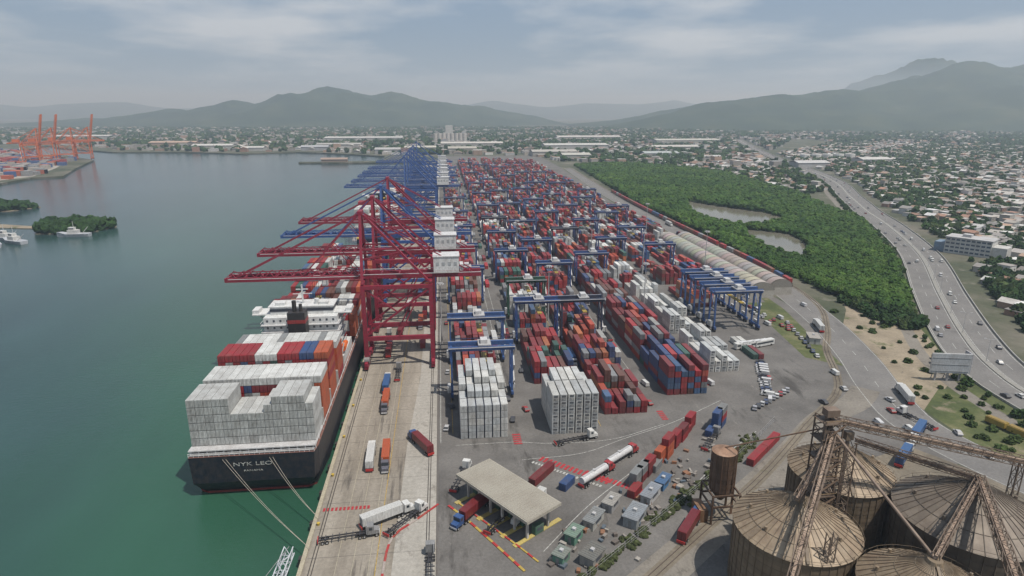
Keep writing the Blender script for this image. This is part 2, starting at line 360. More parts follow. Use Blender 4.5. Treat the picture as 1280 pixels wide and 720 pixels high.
block("container_stack",146,5,345,YE,2,4,wp(500,700,.25,.06))
block("container_stack",168,5,365,YE,2,4,wp(500,700,.25,.06))
block("container_stack",194,4,545,YE,1,4,wp(500,900,.15,.08))
block("container_stack",27,2,300,YE,0,1,fill=.5)
block("container_stack",144,4,262,290,1,1,lambda y:.3)
def group(name,items,l=12.19):
    m=MB()
    for (x,y,rot,cols) in items:
        for k,c in enumerate(cols):
            col=np.array(c)*rng.uniform(.85,1.1); z=.08+k*2.6
            m.boxes([[x,y,z+1.28]],[[2.44,l,2.52]],[col],rot)
            m.boxes([[x,y,z+2.55]],[[2.1,l*.95,.06]],[col*.75],rot)
            for e in (-1,1):
                ex,ey=x-math.sin(rot)*e*(l/2+.03),y+math.cos(rot)*e*(l/2+.03)
                for kk in (-.8,-.3,.3,.8): m.boxes([[ex+math.cos(rot)*kk,ey+math.sin(rot)*kk,z+1.28]],[[.08,.08,2.2]],[col*.5+.05],rot)
            for e in (-1,1):
                for kk in np.arange(-l/2+.4,l/2,.6):
                    ex,ey=x+math.cos(rot)*e*1.22-math.sin(rot)*kk,y+math.sin(rot)*e*1.22+math.cos(rot)*kk
                    m.boxes([[ex,ey,z+1.28]],[[.06,.2,2.2]],[col*.8],rot)
    return m.obj(name,M_cont)
R_=(.28,.02,.026);O_=(.42,.09,.035);B_=(.03,.075,.2);G2=(.22,.23,.23);DR=(.16,.02,.024)
a=D(-40)
group("container_group",[(70,180,a,[O_,O_]),(73.5,183,a,[O_,O_,R_]),(79,190,a,[R_,R_]),(83,194,a,[R_,DR]),(86,198,a,[R_]),(89,202,a,[R_,R_])],6.06)
group("container_group",[(58,168,a,[G2,G2]),(61,171,a,[DR,G2]),(64,174,a,[DR,R_]),(56,163,a,[R_]),(67,176,a,[G2])],6.06)
group("container_group",[(98,199,a,[B_,B_,B_]),(101,202,a,[B_,R_,G2]),(94.5,196,a,[B_])],6.06)
group("container_group",[(29,175,a,[DR])],12.19); group("container_group",[(36,169,a,[B_])],6.06)
group("container_group",[(103,178,D(-48),[R_]),(112,186,D(-48),[R_])],12.19)
group("container_group",[(-12,300,0,[R_]),(-12,345,0,[DR,R_]),(-16,392,0,[B_]),(-12,410,0,[R_,O_])],12.19)

# ------------------------------------------------------------ ship
def container_ship(y0,length,det,hullc,seed,name_text=None,x=-61):
    E=empty("container_ship",(x,y0,0)); hw=19.4
    st=[(0,.97,.80),(4,1,.93),(20,1,1),(length*.8,1,1),(length*.87,.97,.8),(length*.93,.8,.45),(length*.97,.55,.15),(length,.2,.02)]
    m=MB(); V=[];F=[]; 
    for (yy,dk,wl) in st:
        fl=3 if yy>length*.9 else 0
        for s_ in (-1,1):
            for (z,w) in ((-5,wl*.95),(-3+.7,wl),(-.5,wl*.6+dk*.4),(2,wl*.15+dk*.85),(11+fl,dk)): V.append((s_*hw*w,yy+(2.5 if z<0 and yy==0 else 0)+(-1.2 if z==-.5 and yy==0 else 0),z))
    n=10;C=[]
    for i in range(len(st)-1):
        for s_ in range(2):
            for k in range(4):
                a_=i*n+s_*5+k; b_=a_+n; F.append([a_,b_,b_+1,a_+1] if s_ else [a_,a_+1,b_+1,b_]); C.append((.2,.03,.025) if k==0 else hullc)
        F.append([i*n+4,i*n+9,(i+1)*n+9,(i+1)*n+4]); C.append((.2,.1,.08))
    for k in range(4): F.append([k,k+1,5+k+1,5+k]); C.append((.2,.03,.025) if k==0 else hullc)
    m.raw(V,F,np.array(C)); m.obj("hull",M_steel,E)
    r_=np.random.default_rng(seed)
    m=MB()
    m.box(-18.6,18.6,.6,12,11.05,11.4,(.3,.3,.3)); m.box(-19,19,1.0,14,12.4,12.75,(.45,.45,.45))
    for xx in np.linspace(-18.4,18.4,16): m.box(xx-.2,xx+.2,1.2,1.6,11.3,12.4,(.55,.55,.55))
    for s_ in (-1,1):
        for yy in np.arange(2,length*.85,6): m.box(s_*19.0-.1,s_*19.0+.1,yy-.1,yy+.1,11.05,12.2,(.6,.6,.6))
        m.box(s_*19.0-.08,s_*19.0+.08,2,length*.85,12.15,12.3,(.6,.6,.6))
    m.box(-19,19,.25,.35,12.1,12.25,(.6,.6,.6)); m.box(-19,19,.25,.35,11.5,11.62,(.6,.6,.6))
    for xx in np.linspace(-18.8,18.8,26): m.box(xx-.06,xx+.06,.24,.36,11,12.2,(.6,.6,.6))
    for yy in [17.3,32.2,49,64]+list(np.arange(113.2,length*.83,14.5)): 
        m.box(-19,19,yy-.35,yy+.35,11.1,17.5,(.42,.42,.4))
    m.obj("deck_fittings",M_steel,E)
    m=MB(); yb=[4,18.8,33.6,51]+list(np.arange(100,length*.82,14.5)); WW=(.57,.58,.56)
    for bi,yy in enumerate(yb):
        L_=12.19
        for c in range(15):
            xx=(c-7)*2.52
            if bi==0: t=6 if c<5 else (4 if c<9 else 6); t-= 1 if c in(9,14) else 0
            elif bi==1: t=6
            elif bi==2: t=7
            elif bi==3: t=6
            else: t=int(r_.integers(4,7)) if c%5==0 else t; 
            for k in range(t):
                if bi==0: col=np.array(WW)*r_.uniform(.7,.92)
                elif bi==1: col=np.array(WW) if (k==t-1 or r_.random()<.3) else PC[r_.choice(len(PC),p=PW)]
                elif bi==2: col=np.array(R_ if c<5 else WW if c<8 else R_ if c<11 else B_ if c<13 else (.45,.1,.04)) if k==t-1 else (np.array(R_) if r_.random()<.5 else PC[r_.choice(len(PC),p=PW)])
                elif bi==3: col=np.array(WW if c%6 else G2) if k==t-1 else PC[r_.choice(len(PC),p=PW)]
                else: col=PC[r_.choice(len(PC),p=PW)] if r_.random()<.7 else np.array(WW)
                if c==14 and bi and r_.random()<.5: col=np.array(O_)
                col=col*r_.uniform(.85,1.1)
                z=12.8+k*(CH+.09)
                m.boxes([[xx,yy+L_/2,z+CH/2]],[[CW-.06,L_,CH]],[col])
                if det and bi<3: doors(m,xx,yy,z,tuple(col)); 
                if det and k==t-1: m.boxes([[xx,yy+L_/2,z+CH+.01]],[[CW*.84,L_*.96,.05]],[col*.88])
        if bi==0:
            for c in range(14): m.box((c-7)*2.52+1.2,(c-7)*2.52+1.32,yy+.15,yy+L_-.2,12.8,22.5,(.06,.07,.1))
    m.obj("deck_containers",M_cont,E)
    m=MB(); W=(.6,.61,.6); h0=80
    m.box(-18,18,h0-12,h0+14,11,15,W); m.box(-15,15,h0-2,h0+13,15,30,W); m.box(-12,12,h0-10,h0-2,15,22,W)
    for k in range(5):
        z=15+k*3; m.box(-16,16,h0-3.4,h0+13.6,z-.12,z+.12,(.5,.5,.5))
        for xx in np.arange(-13.5,14,2.7): m.box(xx-.4,xx+.4,h0-2.06,h0-1.9,z+1.2,z+2.1,(.05,.06,.08))
        for xx in (-16,16): m.box(xx-.06,xx+.06,h0-3.4,h0+13.6,z+1,z+1.12,(.6,.6,.6))
    m.box(-20.5,20.5,h0+2,h0+11,30,30.5,W); m.box(-13,13,h0+2,h0+11,30.5,33.4,W); m.box(-13.1,13.1,h0+1.9,h0+11.1,31.4,32.6,(.04,.05,.07)); m.box(-13.6,13.6,h0+1.4,h0+11.6,33.4,33.8,W)
    for s_ in (-1,1):
        m.box(s_*19.3-1.3,s_*19.3+1.3,h0+3,h0+9,30.5,32,W); m.beam((s_*19.5,h0+6,30),(s_*15,h0+6,25),.5,.5,W)
        m.cyl((s_*17.6,h0-8,17.5),(s_*17.6,h0,17.5),1.3,1.1,8,(.6,.12,.02)); m.beam((s_*17,h0-8,15),(s_*18.2,h0-8,20),.4,.4,W); m.beam((s_*17,h0,15),(s_*18.2,h0,20),.4,.4,W)
    m.box(-3.5,3.5,h0-9,h0-3,22,34,(.02,.02,.022)); m.box(-3.6,3.6,h0-9.1,h0-2.9,29.5,31,(.25,.03,.03)); m.cyl((-1,h0-6,34),(-1,h0-6,38.5),.9,.9,8,(.02,.02,.02)); m.cyl((1.5,h0-6,34),(1.5,h0-6,37),.7,.7,8,(.02,.02,.02))
    m.beam((0,h0+6,33.8),(0,h0+6,42),.6,.6,W); m.beam((-4,h0+6,38),(4,h0+6,38),.3,.3,W); m.beam((-2.5,h0+6,40),(2.5,h0+6,40),.5,.3,W); m.cyl((6,h0+5,33.8),(6,h0+5,36),1,1,8,W)
    for s_ in (-1,1): m.cyl((s_*10,h0-9,15),(s_*10,h0-9,25),.5,.4,8,W); m.beam((s_*10,h0-9,24),(s_*14,h0-15,27),.5,.5,W); m.box(s_*9-2,s_*9+2,h0+3,h0+6,33.8,35,W)
    for xx in (-14,-10,10,14): m.beam((xx,h0-11,15),(xx,h0-11,20),.3,.3,W)
    m.beam((-14,h0-11,20),(14,h0-11,20),.35,.35,W)
    m.obj("accommodation",M_steel,E)
    if name_text:
        for t,sz,z in name_text:
            cu=bpy.data.curves.new("lettering",'FONT'); cu.body=t; cu.size=sz; cu.align_x='CENTER'; cu.extrude=.02
            o=bpy.data.objects.new("lettering",cu); S.collection.objects.link(o); o.parent=E; o.location=(0,-.06,z); o.rotation_euler=(math.pi/2,0,0); o.scale=(1.6,1,1)
            cu.materials.append(M_white)
    return E
container_ship(180,298,True,(.008,.011,.02),3,[("NYK LEO",1.8,7.4),("PANAMA",.9,5.4)])
container_ship(570,260,False,(.03,.06,.14),5)
r=MB()
for p,q_ in (((-70,180.2,10),(-38,147,.9)),((-69,180.2,10),(-38,147,.9)),((-56,180.2,10),(-38,160,.9)),((-55,180.2,10),(-38,160,.9))):
    pv=None
    for i in range(13):
        t=i/12; P=Vector(p).lerp(Vector(q_),t); P.z-=1.6*math.sin(math.pi*t)
        if pv is not None: r.cyl(pv,P,.06,.06,5,(.36,.33,.27),False)
        pv=P
r.obj("mooring_ropes",M_steel)
m=MB(); m.truss((-44,118,1),(-41.5,141,5.5),2.2,2.2,9,.22,(.5,.52,.55)); m.box(-48,-40,100,122,-3.5,1.0,(.35,.37,.4)); m.box(-46,-42,102,110,1,4,(.6,.6,.6)); m.beam((-44,120,1),(-44,126,9),.25,.25,(.5,.5,.5)); m.beam((-44,126,9),(-41.5,141,6.5),.1,.1,(.3,.3,.3))
m.obj("mooring_gangway",M_steel)

# ------------------------------------------------------------ ship-to-shore cranes
def sts_mesh(name,col,boom_up=False,house=(.6,.61,.6)):
    m=MB(); g=30; b=9.5; c=col; cd=tuple(x*.8 for x in col)
    for x in (0,g):
        for s_ in (-1,1):
            m.beam((x,s_*b,2.5),(x,s_*b,39),1.9,1.5,c)
            for k in (-2.6,2.6):
                m.box(x-.9,x+.9,s_*b+k-2.2,s_*b+k+2.2,.9,2.2,cd)
                for w in (-1.4,0,1.4): m.cyl((x-.3,s_*b+k+w,.55),(x+.3,s_*b+k+w,.55),.45,.45,8,(.05,.05,.05))
        m.beam((x,-b-5,3.0),(x,b+5,3.0),1.4,1.5,c); m.beam((x,-b,39.2),(x,b,39.2),1.5,1.9,c)
        if x==0: m.beam((x,-b,14),(x,b,14),1.1,1.5,c)
    for s_ in (-1,1):
        m.beam((0,s_*b,14),(g,s_*b,14),1.4,1.9,c); m.beam((0,s_*b,38),(g,s_*b,38),1.4,1.7,c)
        m.beam((0,s_*b,15),(g,s_*b,37.5),.9,.9,c); m.beam((g*.5,s_*b,14.6),(g*.78,s_*b,31.5),.6,.6,c)
        m.beam((0,s_*b,37.5),(g*.5,s_*b,26.2),.6,.6,c)
        m.beam((0,s_*b,39.5),(0,s_*2.2,70),1.2,1.2,c); m.beam((g,s_*b,39.5),(1.5,s_*2.2,69),1.0,1.0,c)
        m.beam((g*.5,s_*5.9,54.5),(0,s_*5.8,54.5),.7,.7,c); m.beam((0,s_*6.3,50),(g*.55,s_*6.6,53),.5,.5,c)
        m.beam((0,s_*2.4,70),(49,s_*3.3,42.5),.45,.45,c)
        m.beam((0,-5.8,54.5),(0,5.8,54.5),.8,.8,c)
        m.beam((-2,s_*3.3,41.5),(53,s_*3.3,41.5),1.1,2.0,c); m.beam((-2,s_*5,42.8),(53,s_*5,42.8),.9,.12,(.35,.35,.35)); m.beam((-2,s_*5.4,43.8),(53,s_*5.4,43.8),.08,.08,c)
    m.box(-1,1,-3,3,69.3,71,c)
    for x in np.arange(0,54,8): m.beam((x,-3.3,42.3),(x,3.3,42.3),.5,.6,c)
    def B(x,y,z):
        if not boom_up: return (x,y,z)
        t=math.radians(78); xx=x+2; zz=z-41.5; return (-2+xx*math.cos(t)+zz*math.sin(t), y, 41.5-xx*math.sin(t)+zz*math.cos(t))
    for s_ in (-1,1):
        m.beam(B(-2,s_*3.3,41.5),B(-60,s_*3.3,41.5),1.1,1.9,c); m.beam(B(-2,s_*2.0,44.6),B(-58,s_*2.0,43.6),.4,.4,c)
        for i in range(14): 
            x=-2-i*4.1; m.beam(B(x,s_*3.3,42.4),B(x-2,s_*2,44.4),.28,.28,c); m.beam(B(x-2,s_*2,44.4),B(x-4.1,s_*3.3,42.4),.28,.28,c)
        m.beam(B(-2,s_*5,42.2),B(-58,s_*5,42.2),.8,.12,(.35,.35,.35))
        if not boom_up:
            m.beam((0,s_*2.2,70),(-26,s_*3.3,43),.5,.5,c); m.beam((0,s_*2.2,70),(-54,s_*3.3,43),.5,.5,c); m.beam((-13,s_*2.8,56.5),(-2,s_*3,43),.3,.3,c)
        else: m.beam((0,s_*2.2,70),B(-30,s_*3.3,43),.5,.5,c)
    for i in range(9): m.beam(B(-4-i*6.8,-3.3,42.3),B(-4-i*6.8,3.3,42.3),.5,.6,c)
    m.box(g+1.5,g+13,-4.6,4.6,43,50,house); m.box(g+1.2,g+13.3,-4.9,4.9,50,50.4,(.55,.55,.55))
    for k in range(4): m.box(g+2.6+k*2.7,g+4+k*2.7,-4.68,-4.56,46,47.6,(.35,.37,.38))
    m.box(g+13.4,g+15,-3,3,43,46,(.5,.5,.5))
    tx=-22 if not boom_up else 15
    m.box(tx-3,tx+3,-3,3,40,41.2,(.5,.5,.5)); m.box(tx+3.2,tx+5.6,-1.3,1.3,37.2,39.9,(.7,.7,.7)); m.box(tx+3.1,tx+3.25,-1.1,1.1,37.6,39.2,(.05,.06,.08))
    for sx in (-1,1):
        for sy in (-1,1): m.beam((tx+sx*.9,sy*2,40),(tx+sx*.9,sy*2,31),.12,.12,(.06,.06,.06))
    m.box(tx-1.2,tx+1.2,-6,6,30,30.7,(.5,.34,.05))
    for i in range(8):
        z=3+i*4.4; y0_,y1_=(b+1.3,b+4.6) if i%2 else (b+4.6,b+1.3); m.beam((g+.2,y0_,z),(g+.2,y1_,z+4.4),.8,.15,(.5,.5,.5)); m.box(g-.4,g+.8,y1_-.6,y1_+.6,z+4.3,z+4.42,(.5,.5,.5))
    m.cyl((-1.2,-b-1,4),(1.2,-b-1,4),1.5,1.5,10,(.2,.2,.2))
    return m.mesh(name,M_steel)
RED=(.23,.012,.035);BLU=(.022,.06,.19)
crR=sts_mesh("red_gantry_crane",RED); crB=sts_mesh("blue_gantry_crane",(.03,.085,.26)); crO=sts_mesh("orange_gantry_crane",(.6,.13,.02),True,(.6,.13,.02)); crO2=sts_mesh("orange_gantry_crane_low",(.6,.13,.02),False,(.6,.13,.02))
for y in (282,333): place("ship_to_shore_crane",crR,(-36.5,y,0))
place("ship_to_shore_crane",crB,(-36.5,383,0)); place("ship_to_shore_crane",crR,(-36.5,432,0))
for y in (640,690,745,790,850,960): place("ship_to_shore_crane",crB,(-36.5,y,0))
for x,y,k in ((-895,1600,crO),(-880,1650,crO2),(-862,1690,crO),(-905,1560,crO)):
    o=place("ship_to_shore_crane",k,(x,y,0),D(195)); o.scale=(1.1,1.1,1.1)

# ------------------------------------------------------------ yard gantries
def rtg_mesh(span,col):
    m=MB(); H=20.5; c=col
    for s_ in (0,span):
        for y in (-3.6,3.6):
            m.beam((s_,y,1.9),(s_,y*.86,H),.75,.95,c)
            m.cyl((s_-.4,y-1.1,.8),(s_+.4,y-1.1,.8),.8,.8,12,(.025,.025,.025)); m.cyl((s_-.4,y+1.1,.8),(s_+.4,y+1.1,.8),.8,.8,12,(.025,.025,.025))
            m.box(s_-.55,s_+.55,y-1.9,y+1.9,1.5,2.1,c)
        m.beam((s_,-5.6,2.4),(s_,5.6,2.4),.9,1.1,c); m.beam((s_,-3.4,H-.2),(s_,3.4,H-.2),.8,1.1,c); m.beam((s_,-3.5,11),(s_,3.5,11),.4,.5,c)
        m.beam((s_,-3.5,11),(s_,3.3,H-.5),.3,.3,c)
    for y in (-3.1,3.1):
        m.beam((-1.2,y,H+.9),(span+1.2,y,H+.9),1.0,1.7,c); m.beam((-1.2,y*1.35,H+2.6),(span+1.2,y*1.35,H+2.6),.08,.08,c); m.box(-1.2,span+1.2,min(y*1.2,y*1.5),max(y*1.2,y*1.5),H+1.5,H+1.6,(.3,.3,.32))
    t=span*.55; m.box(t-2.6,t+2.6,-3.4,3.4,H+1.9,H+2.4,(.4,.4,.4)); m.box(t-1.6,t+1.2,-2,2,H+2.4,H+4,(.5,.5,.5)); m.box(t+1.5,t+3.4,-1,1,H-2.2,H+.2,(.6,.6,.6)); m.box(t+1.6,t+3.3,-1.06,-.98,H-1.7,H-.3,(.05,.06,.08))
    for sx in (-1,1):
        for sy in (-1,1): m.beam((t+sx*.8,sy*1.8,H+1.8),(t+sx*.8,sy*1.8,16.3),.09,.09,(.05,.05,.05))
    m.box(t-1.1,t+1.1,-6,6,15.8,16.3,(.35,.25,.05))
    m.box(-1.9,-.6,-3.4,1.2,2.6,5.2,(.4,.41,.41)); m.box(span+.6,span+1.5,-1.5,2.6,2.6,4.4,(.5,.5,.5))
    for i in range(5): m.beam((span+.9,-3.4 if i%2 else -.4,3.5+i*3.4),(span+.9,-.4 if i%2 else -3.4,6.9+i*3.4),.5,.12,(.45,.45,.45))
    return m.mesh("rtg",M_steel)
rB=rtg_mesh(20.6,BLU); rB2=rtg_mesh(24.5,(.03,.08,.22)); rG=rtg_mesh(20.6,(.02,.07,.045)); rD=rtg_mesh(20.6,(.02,.03,.06))
N_="yard_gantry_crane"
for y in (239,277): place(N_,rB2,(1.6,y,0))
for bx,ys in ((2.2,[372,440,520,600,700,820,960,1100]),(35.3,[(340,rG),(300,rB),420,490,(560,rD),640,740,850,1000,1200]),(58.3,[(300,rD),380,455,540,650,760,900,1150]),(88.3,[405,(500,rD),590,680,780,950,1100]),(115.3,[455,540,630,720,850,1000]),(144.3,[430,500,580,690,840,1000]),(166.3,[620,760])):
    for y in ys:
        k=rB
        if isinstance(y,tuple): y,k=y
        place(N_,k,(bx,y,0))
for x,y in ((142,306),(142,320),(142,334),(142,348)): place(N_,rB2,(x,y,0))
m=MB(); m.cyl((0,0,0),(0,0,32),.4,.18,8,(.4,.4,.4)); m.cyl((0,0,31.4),(0,0,31.8),1.6,1.6,10,(.3,.3,.3))
for i in range(8): t=i*math.pi/4; m.box(math.cos(t)*1.6-.3,math.cos(t)*1.6+.3,math.sin(t)*1.6-.3,math.sin(t)*1.6+.3,31,31.5,(.6,.6,.6))
mast=m.mesh("light_mast",M_steel)
for x,y in ((-2.5,300),(-2.5,420),(-2.5,560),(57,330),(112,330),(112,460),(140,420),(57,480),(57,640),(186,420),(188,560),(112,640),(-2.5,760)): place("light_mast",mast,(x,y,0))
m=MB(); m.cyl((0,0,0),(0,0,11),.14,.08,6,(.5,.5,.5)); m.beam((0,0,11),(2.2,0,11.4),.1,.1,(.5,.5,.5)); m.beam((0,0,11),(-2.2,0,11.4),.1,.1,(.5,.5,.5)); m.box(1.8,2.6,-.15,.15,11.3,11.5,(.6,.6,.6)); m.box(-2.6,-1.8,-.15,.15,11.3,11.5,(.6,.6,.6))
lamp=m.mesh("street_lamp",M_steel)
for i in range(60,len(hwL)-2,5): place("street_lamp",lamp,(hwL[i][0],hwL[i][1],.3),math.atan2(*(hwL[i+1]-hwL[i])[::-1])+math.pi/2)

# ------------------------------------------------------------ vehicles
def wheel(m,x,y,r=.5,w=.3): m.cyl((x-w/2,y,r),(x+w/2,y,r),r,r,10,(.02,.02,.02)); m.cyl((x-w/2-.02,y,r),(x+w/2+.02,y,r),r*.5,r*.5,8,(.4,.4,.4))
def truck_mesh(cab,cargo=None,tank=False):
    m=MB(); k=(.04,.04,.045)
    m.box(-1.2,1.2,5.6,7.4,1.0,3.5,cab); m.raw([(-1.15,7.4,1.0),(1.15,7.4,1.0),(1.1,8.9,1.0),(-1.1,8.9,1.0),(-1.15,7.4,2.2),(1.15,7.4,2.2),(1.0,8.9,1.9),(-1.0,8.9,1.9)],[[0,1,5,4],[1,2,6,5],[2,3,7,6],[3,0,4,7],[4,5,6,7]],cab)
    m.box(-1.05,1.05,7.38,7.46,2.3,3.2,(.03,.04,.05)); m.box(-1.23,1.23,6.1,7.0,2.3,3.1,(.03,.04,.05)); m.box(-.45,.45,2.5,8.6,.7,1.0,k); m.box(-1.1,1.1,8.85,9.0,.5,1.0,(.5,.5,.5))
    for x in (-1.05,1.05):
        wheel(m,x,8.1); 
        for y in (3.6,4.8): wheel(m,x,y,.5,.45)
        for y in (-6.3,-5.1): wheel(m,x,y,.5,.45)
    for x in (-.5,.5): m.box(x-.1,x+.1,-7.4,5.2,1.05,1.4,k)
    for y in np.arange(-7.2,5,1.8): m.box(-1.2,1.2,y-.1,y+.1,1.15,1.42,k)
    m.box(-1.2,1.2,-7.6,-7.4,.6,1.4,(.4,.03,.03)); m.cyl((.9,5.4,1),(.9,5.4,4),.1,.1,6,(.5,.5,.5))
    if cargo is not None:
        if tank: 
            m.cyl((0,-7.2,2.5),(0,5,2.5),1.15,1.15,14,cargo); m.box(-.3,.3,-6.5,4.4,3.6,3.75,(.4,.4,.4)); m.box(-.5,.5,-1.5,-.5,3.6,3.95,(.4,.4,.4))
        else:
            m.box(-1.22,1.22,-7.2,5.0,1.45,4.05,cargo); doors(m,0,-7.2,1.45,cargo); m.box(-1.05,1.05,-7,4.8,4.05,4.1,tuple(q*.8 for q in cargo))
            for y in np.arange(-6.9,5,.9): m.box(-1.25,1.25,y-.06,y+.06,1.5,4.0,tuple(q*.85 for q in cargo))
    return m.mesh("truck",M_veh)
W_=(.55,.55,.53)
T={ 'w':truck_mesh(W_,W_),'o':truck_mesh((.1,.1,.12),O_),'r':truck_mesh(B_,DR),'b':truck_mesh(W_,(.04,.11,.26)),'t':truck_mesh((.3,.03,.03),(.5,.5,.5),True),'n':truck_mesh(W_),'n2':truck_mesh((.2,.2,.2)) }
for k,x,y,r in (('w',-26.5,191,2),('o',-21.5,191,182),('r',-10,198,28),('b',-26,250,0),('o',-25,233,180),('w',-19,158,-62),('n2',-29,151,-82),('n',-13.5,156,-40),('n',3,176,-20),('t',46,172,-52),('t',57,182,-52),('n',44,196,-75),('r',21,275,0),('b',58,270,180),('r',66,144,-40),('n2',14,154,-38),('r',6,158,140),('w',23,158,140),('b',152,172,-50),('r',-28,290,0),('o',-14,330,180),('w',-22,360,0),('r',-28,420,0),('n',83,300,0),('b',114,260,180),('r',134,330,0),('w',200,300,-18),('b',226,450,0),('r',222,560,3),('w',232,620,180),('n2',-6,136,0),('b',30,330,0),('o',-22,480,0),('r',-16,540,180),('b',168,186,130),('w',186,216,-20),('n',176,196,10),('n2',92,190,-40),('w',24,300,0),('r',83,360,180),('n2',-22,262,0),('n',-30,310,0),('r',-24,318,0)):
    place("container_truck" if k not in('t',) else "tanker_truck",T[k],(x,y,.09),D(r))
def car_mesh(c,van=False):
    m=MB(); hx=.88
    prof=[(-2.1,.35),(2.1,.35),(2.15,.75),(1.2,.95),(.55,1.45),(-1.1,1.48),(-1.9,.98),(-2.15,.85)] if not van else [(-2.6,.35),(2.5,.35),(2.5,1.0),(1.9,1.25),(1.3,2.0),(-2.6,2.0)]
    n=len(prof); V=[(-hx*(1 if z<1 else .84),y,z) for y,z in prof]+[(hx*(1 if z<1 else .84),y,z) for y,z in prof]
    F=[[i,(i+1)%n,n+(i+1)%n,n+i] for i in range(n)]; C=[c]*n
    if not van: C[3]=C[5]=(.03,.035,.04)
    else: C[3]=(.03,.035,.04)
    m.raw(V,F,np.array(C))
    for b_ in (0,n):
        V2=[V[i] for i in range(b_,b_+n)]+[(V[b_][0],0,.7)]
        m.raw(V2,[[i,(i+1)%n,n] for i in range(n)],c)
    for s_ in (-1,1):
        m.box(s_*.8-.04,s_*.8+.04,-1.2 if not van else .6,.6 if not van else 1.6,1.0 if not van else 1.25,1.38 if not van else 1.8,(.03,.035,.04))
        for y in (-1.35,1.35): m.cyl((s_*.78-.12,y,.33),(s_*.78+.12,y,.33),.33,.33,10,(.02,.02,.02))
    return m.mesh("car",M_veh)
cars=[car_mesh(c) for c in (W_,(.05,.05,.06),(.3,.3,.32),(.3,.03,.03),(.05,.07,.14),(.42,.42,.42))]+[car_mesh(W_,True),car_mesh((.5,.5,.5),True)]
def cplace(x,y,r): place("car",random.choice(cars),(x,y,.12),r)
for i in range(40,len(hwL)-3):
    for o_ in (-11.5,-5.5,5.5,11.5):
        if rng.random()<.12:
            p=offs(hwL,o_)[i]; d=hwL[i+1]-hwL[i]; cplace(p[0],p[1],math.atan2(d[1],d[0])+(math.pi/2 if o_>0 else -math.pi/2))
for i in range(14): cplace(131+i*1.1,224+i*2.6,D(62+rng.normal(0,3)))
for i in range(10): cplace(120+i*2.4,213+i*1.6,D(-30+rng.normal(0,3)))
for i in range(9): cplace(176+i*1.5,262+i*6,D(-20+rng.normal(0,6)))
for i in range(16): cplace(182+rng.normal(0,4),300+i*3.1,D(rng.uniform(-30,30)))
for x,y in ((-1,210),(0,262),(24,214),(30,222),(33,260),(80,222),(112,238),(0,330),(166,226),(172,205),(160,196),(182,170),(190,150),(178,214),(24,232),(1,228),(84,240),(140,240),(215,340),(226,380),(168,190),(184,186),(150,215),(172,242)): cplace(x,y,rng.uniform(-.4,.4))
m=MB(); m.box(-1.25,1.25,-6,6,.5,3.2,W_); m.box(-1.28,1.28,-5.6,5.2,1.7,2.6,(.04,.05,.06)); m.box(-1.1,1.1,5.95,6.03,1.5,2.8,(.04,.05,.06)); m.box(-.8,.8,-3,2,3.2,3.45,(.6,.6,.6))
for s_ in (-1.1,1.1):
    for y in (-3.8,3.9): m.cyl((s_-.15,y,.5),(s_+.15,y,.5),.5,.5,10,(.02,.02,.02))
bus=m.mesh("bus",M_veh)
for i in range(4): place("bus",bus,(147+i*3.6,277+i*.6,.06),D(-75+i))
m=MB()
idx=[i for i in range(len(rl)) if 380<rl[i][1]<900]
for i in idx[::2]:
    p=rl[i]; d=rl[i+1]-rl[i]; r0=math.atan2(d[1],d[0])-math.pi/2
    col=np.array([(.25,.025,.03),(.3,.03,.03),(.04,.08,.18),(.2,.08,.05),(.25,.25,.25)][int(rng.integers(0,5))])
    m.boxes([[p[0],p[1],1.2]],[[2.6,11.4,.4]],[(.06,.05,.05)],r0); m.boxes([[p[0],p[1],2.8]],[[2.5,10.6,2.7]],[col],r0); m.boxes([[p[0],p[1],.6]],[[1.8,8.5,.8]],[(.04,.04,.04)],r0)
m.obj("freight_train",M_steel)

# ------------------------------------------------------------ gate canopy
E=empty("gate_canopy",(16,158.5,0),math.atan2(-25,18))
m=MB(); hx,hy=15.6,6.6
m.box(-hx,hx,-hy,hy,7.0,7.9,(.36,.335,.28)); m.box(-hx+.3,hx-.3,-hy+.3,hy-.3,7.9,8.0,(.28,.26,.215))
for k in np.arange(-hx+1,hx,1.2): m.box(k-.05,k+.05,-hy+.3,hy-.3,8.0,8.07,(.34,.315,.27))
m.obj("roof",M_bldg,E)
m=MB()
for k in np.linspace(-13,13,6):
    m.box(k-.3,k+.3,-4.3,-3.7,0,7,(.45,.43,.4)); m.box(k-.3,k+.3,3.7,4.3,0,7,(.45,.43,.4)); m.box(k-.7,k+.7,-9,9,.03,.25,(.4,.32,.1)); m.box(k-.8,k+.8,-1.6,1.6,.25,2.9,(.05,.12,.08)); m.box(k-.85,k+.85,-1.0,1.0,1.3,2.2,(.05,.06,.08))
m.obj("booths",M_bldg,E)
wk=smooth_line([(-1,163),(4,156),(12,143),(18,133)],2.2); wall("striped_kerb",wk,.7,.25,.03,[(.36,.03,.03),(.42,.3,.06)],M_steel)
wk=smooth_line([(2,164),(10,153),(18,142),(22,136)],2.2); wall("striped_kerb",wk,.5,.25,.03,[(.42,.3,.06),(.36,.03,.03)],M_steel)
wk=smooth_line([(-4,164),(-10,157.5),(-16.5,150),(-18,136),(-18,110)],3); wall("red_kerb",wk,.6,.25,.05,[(.36,.03,.03),(.32,.05,.04),(.35,.3,.27)],M_steel)
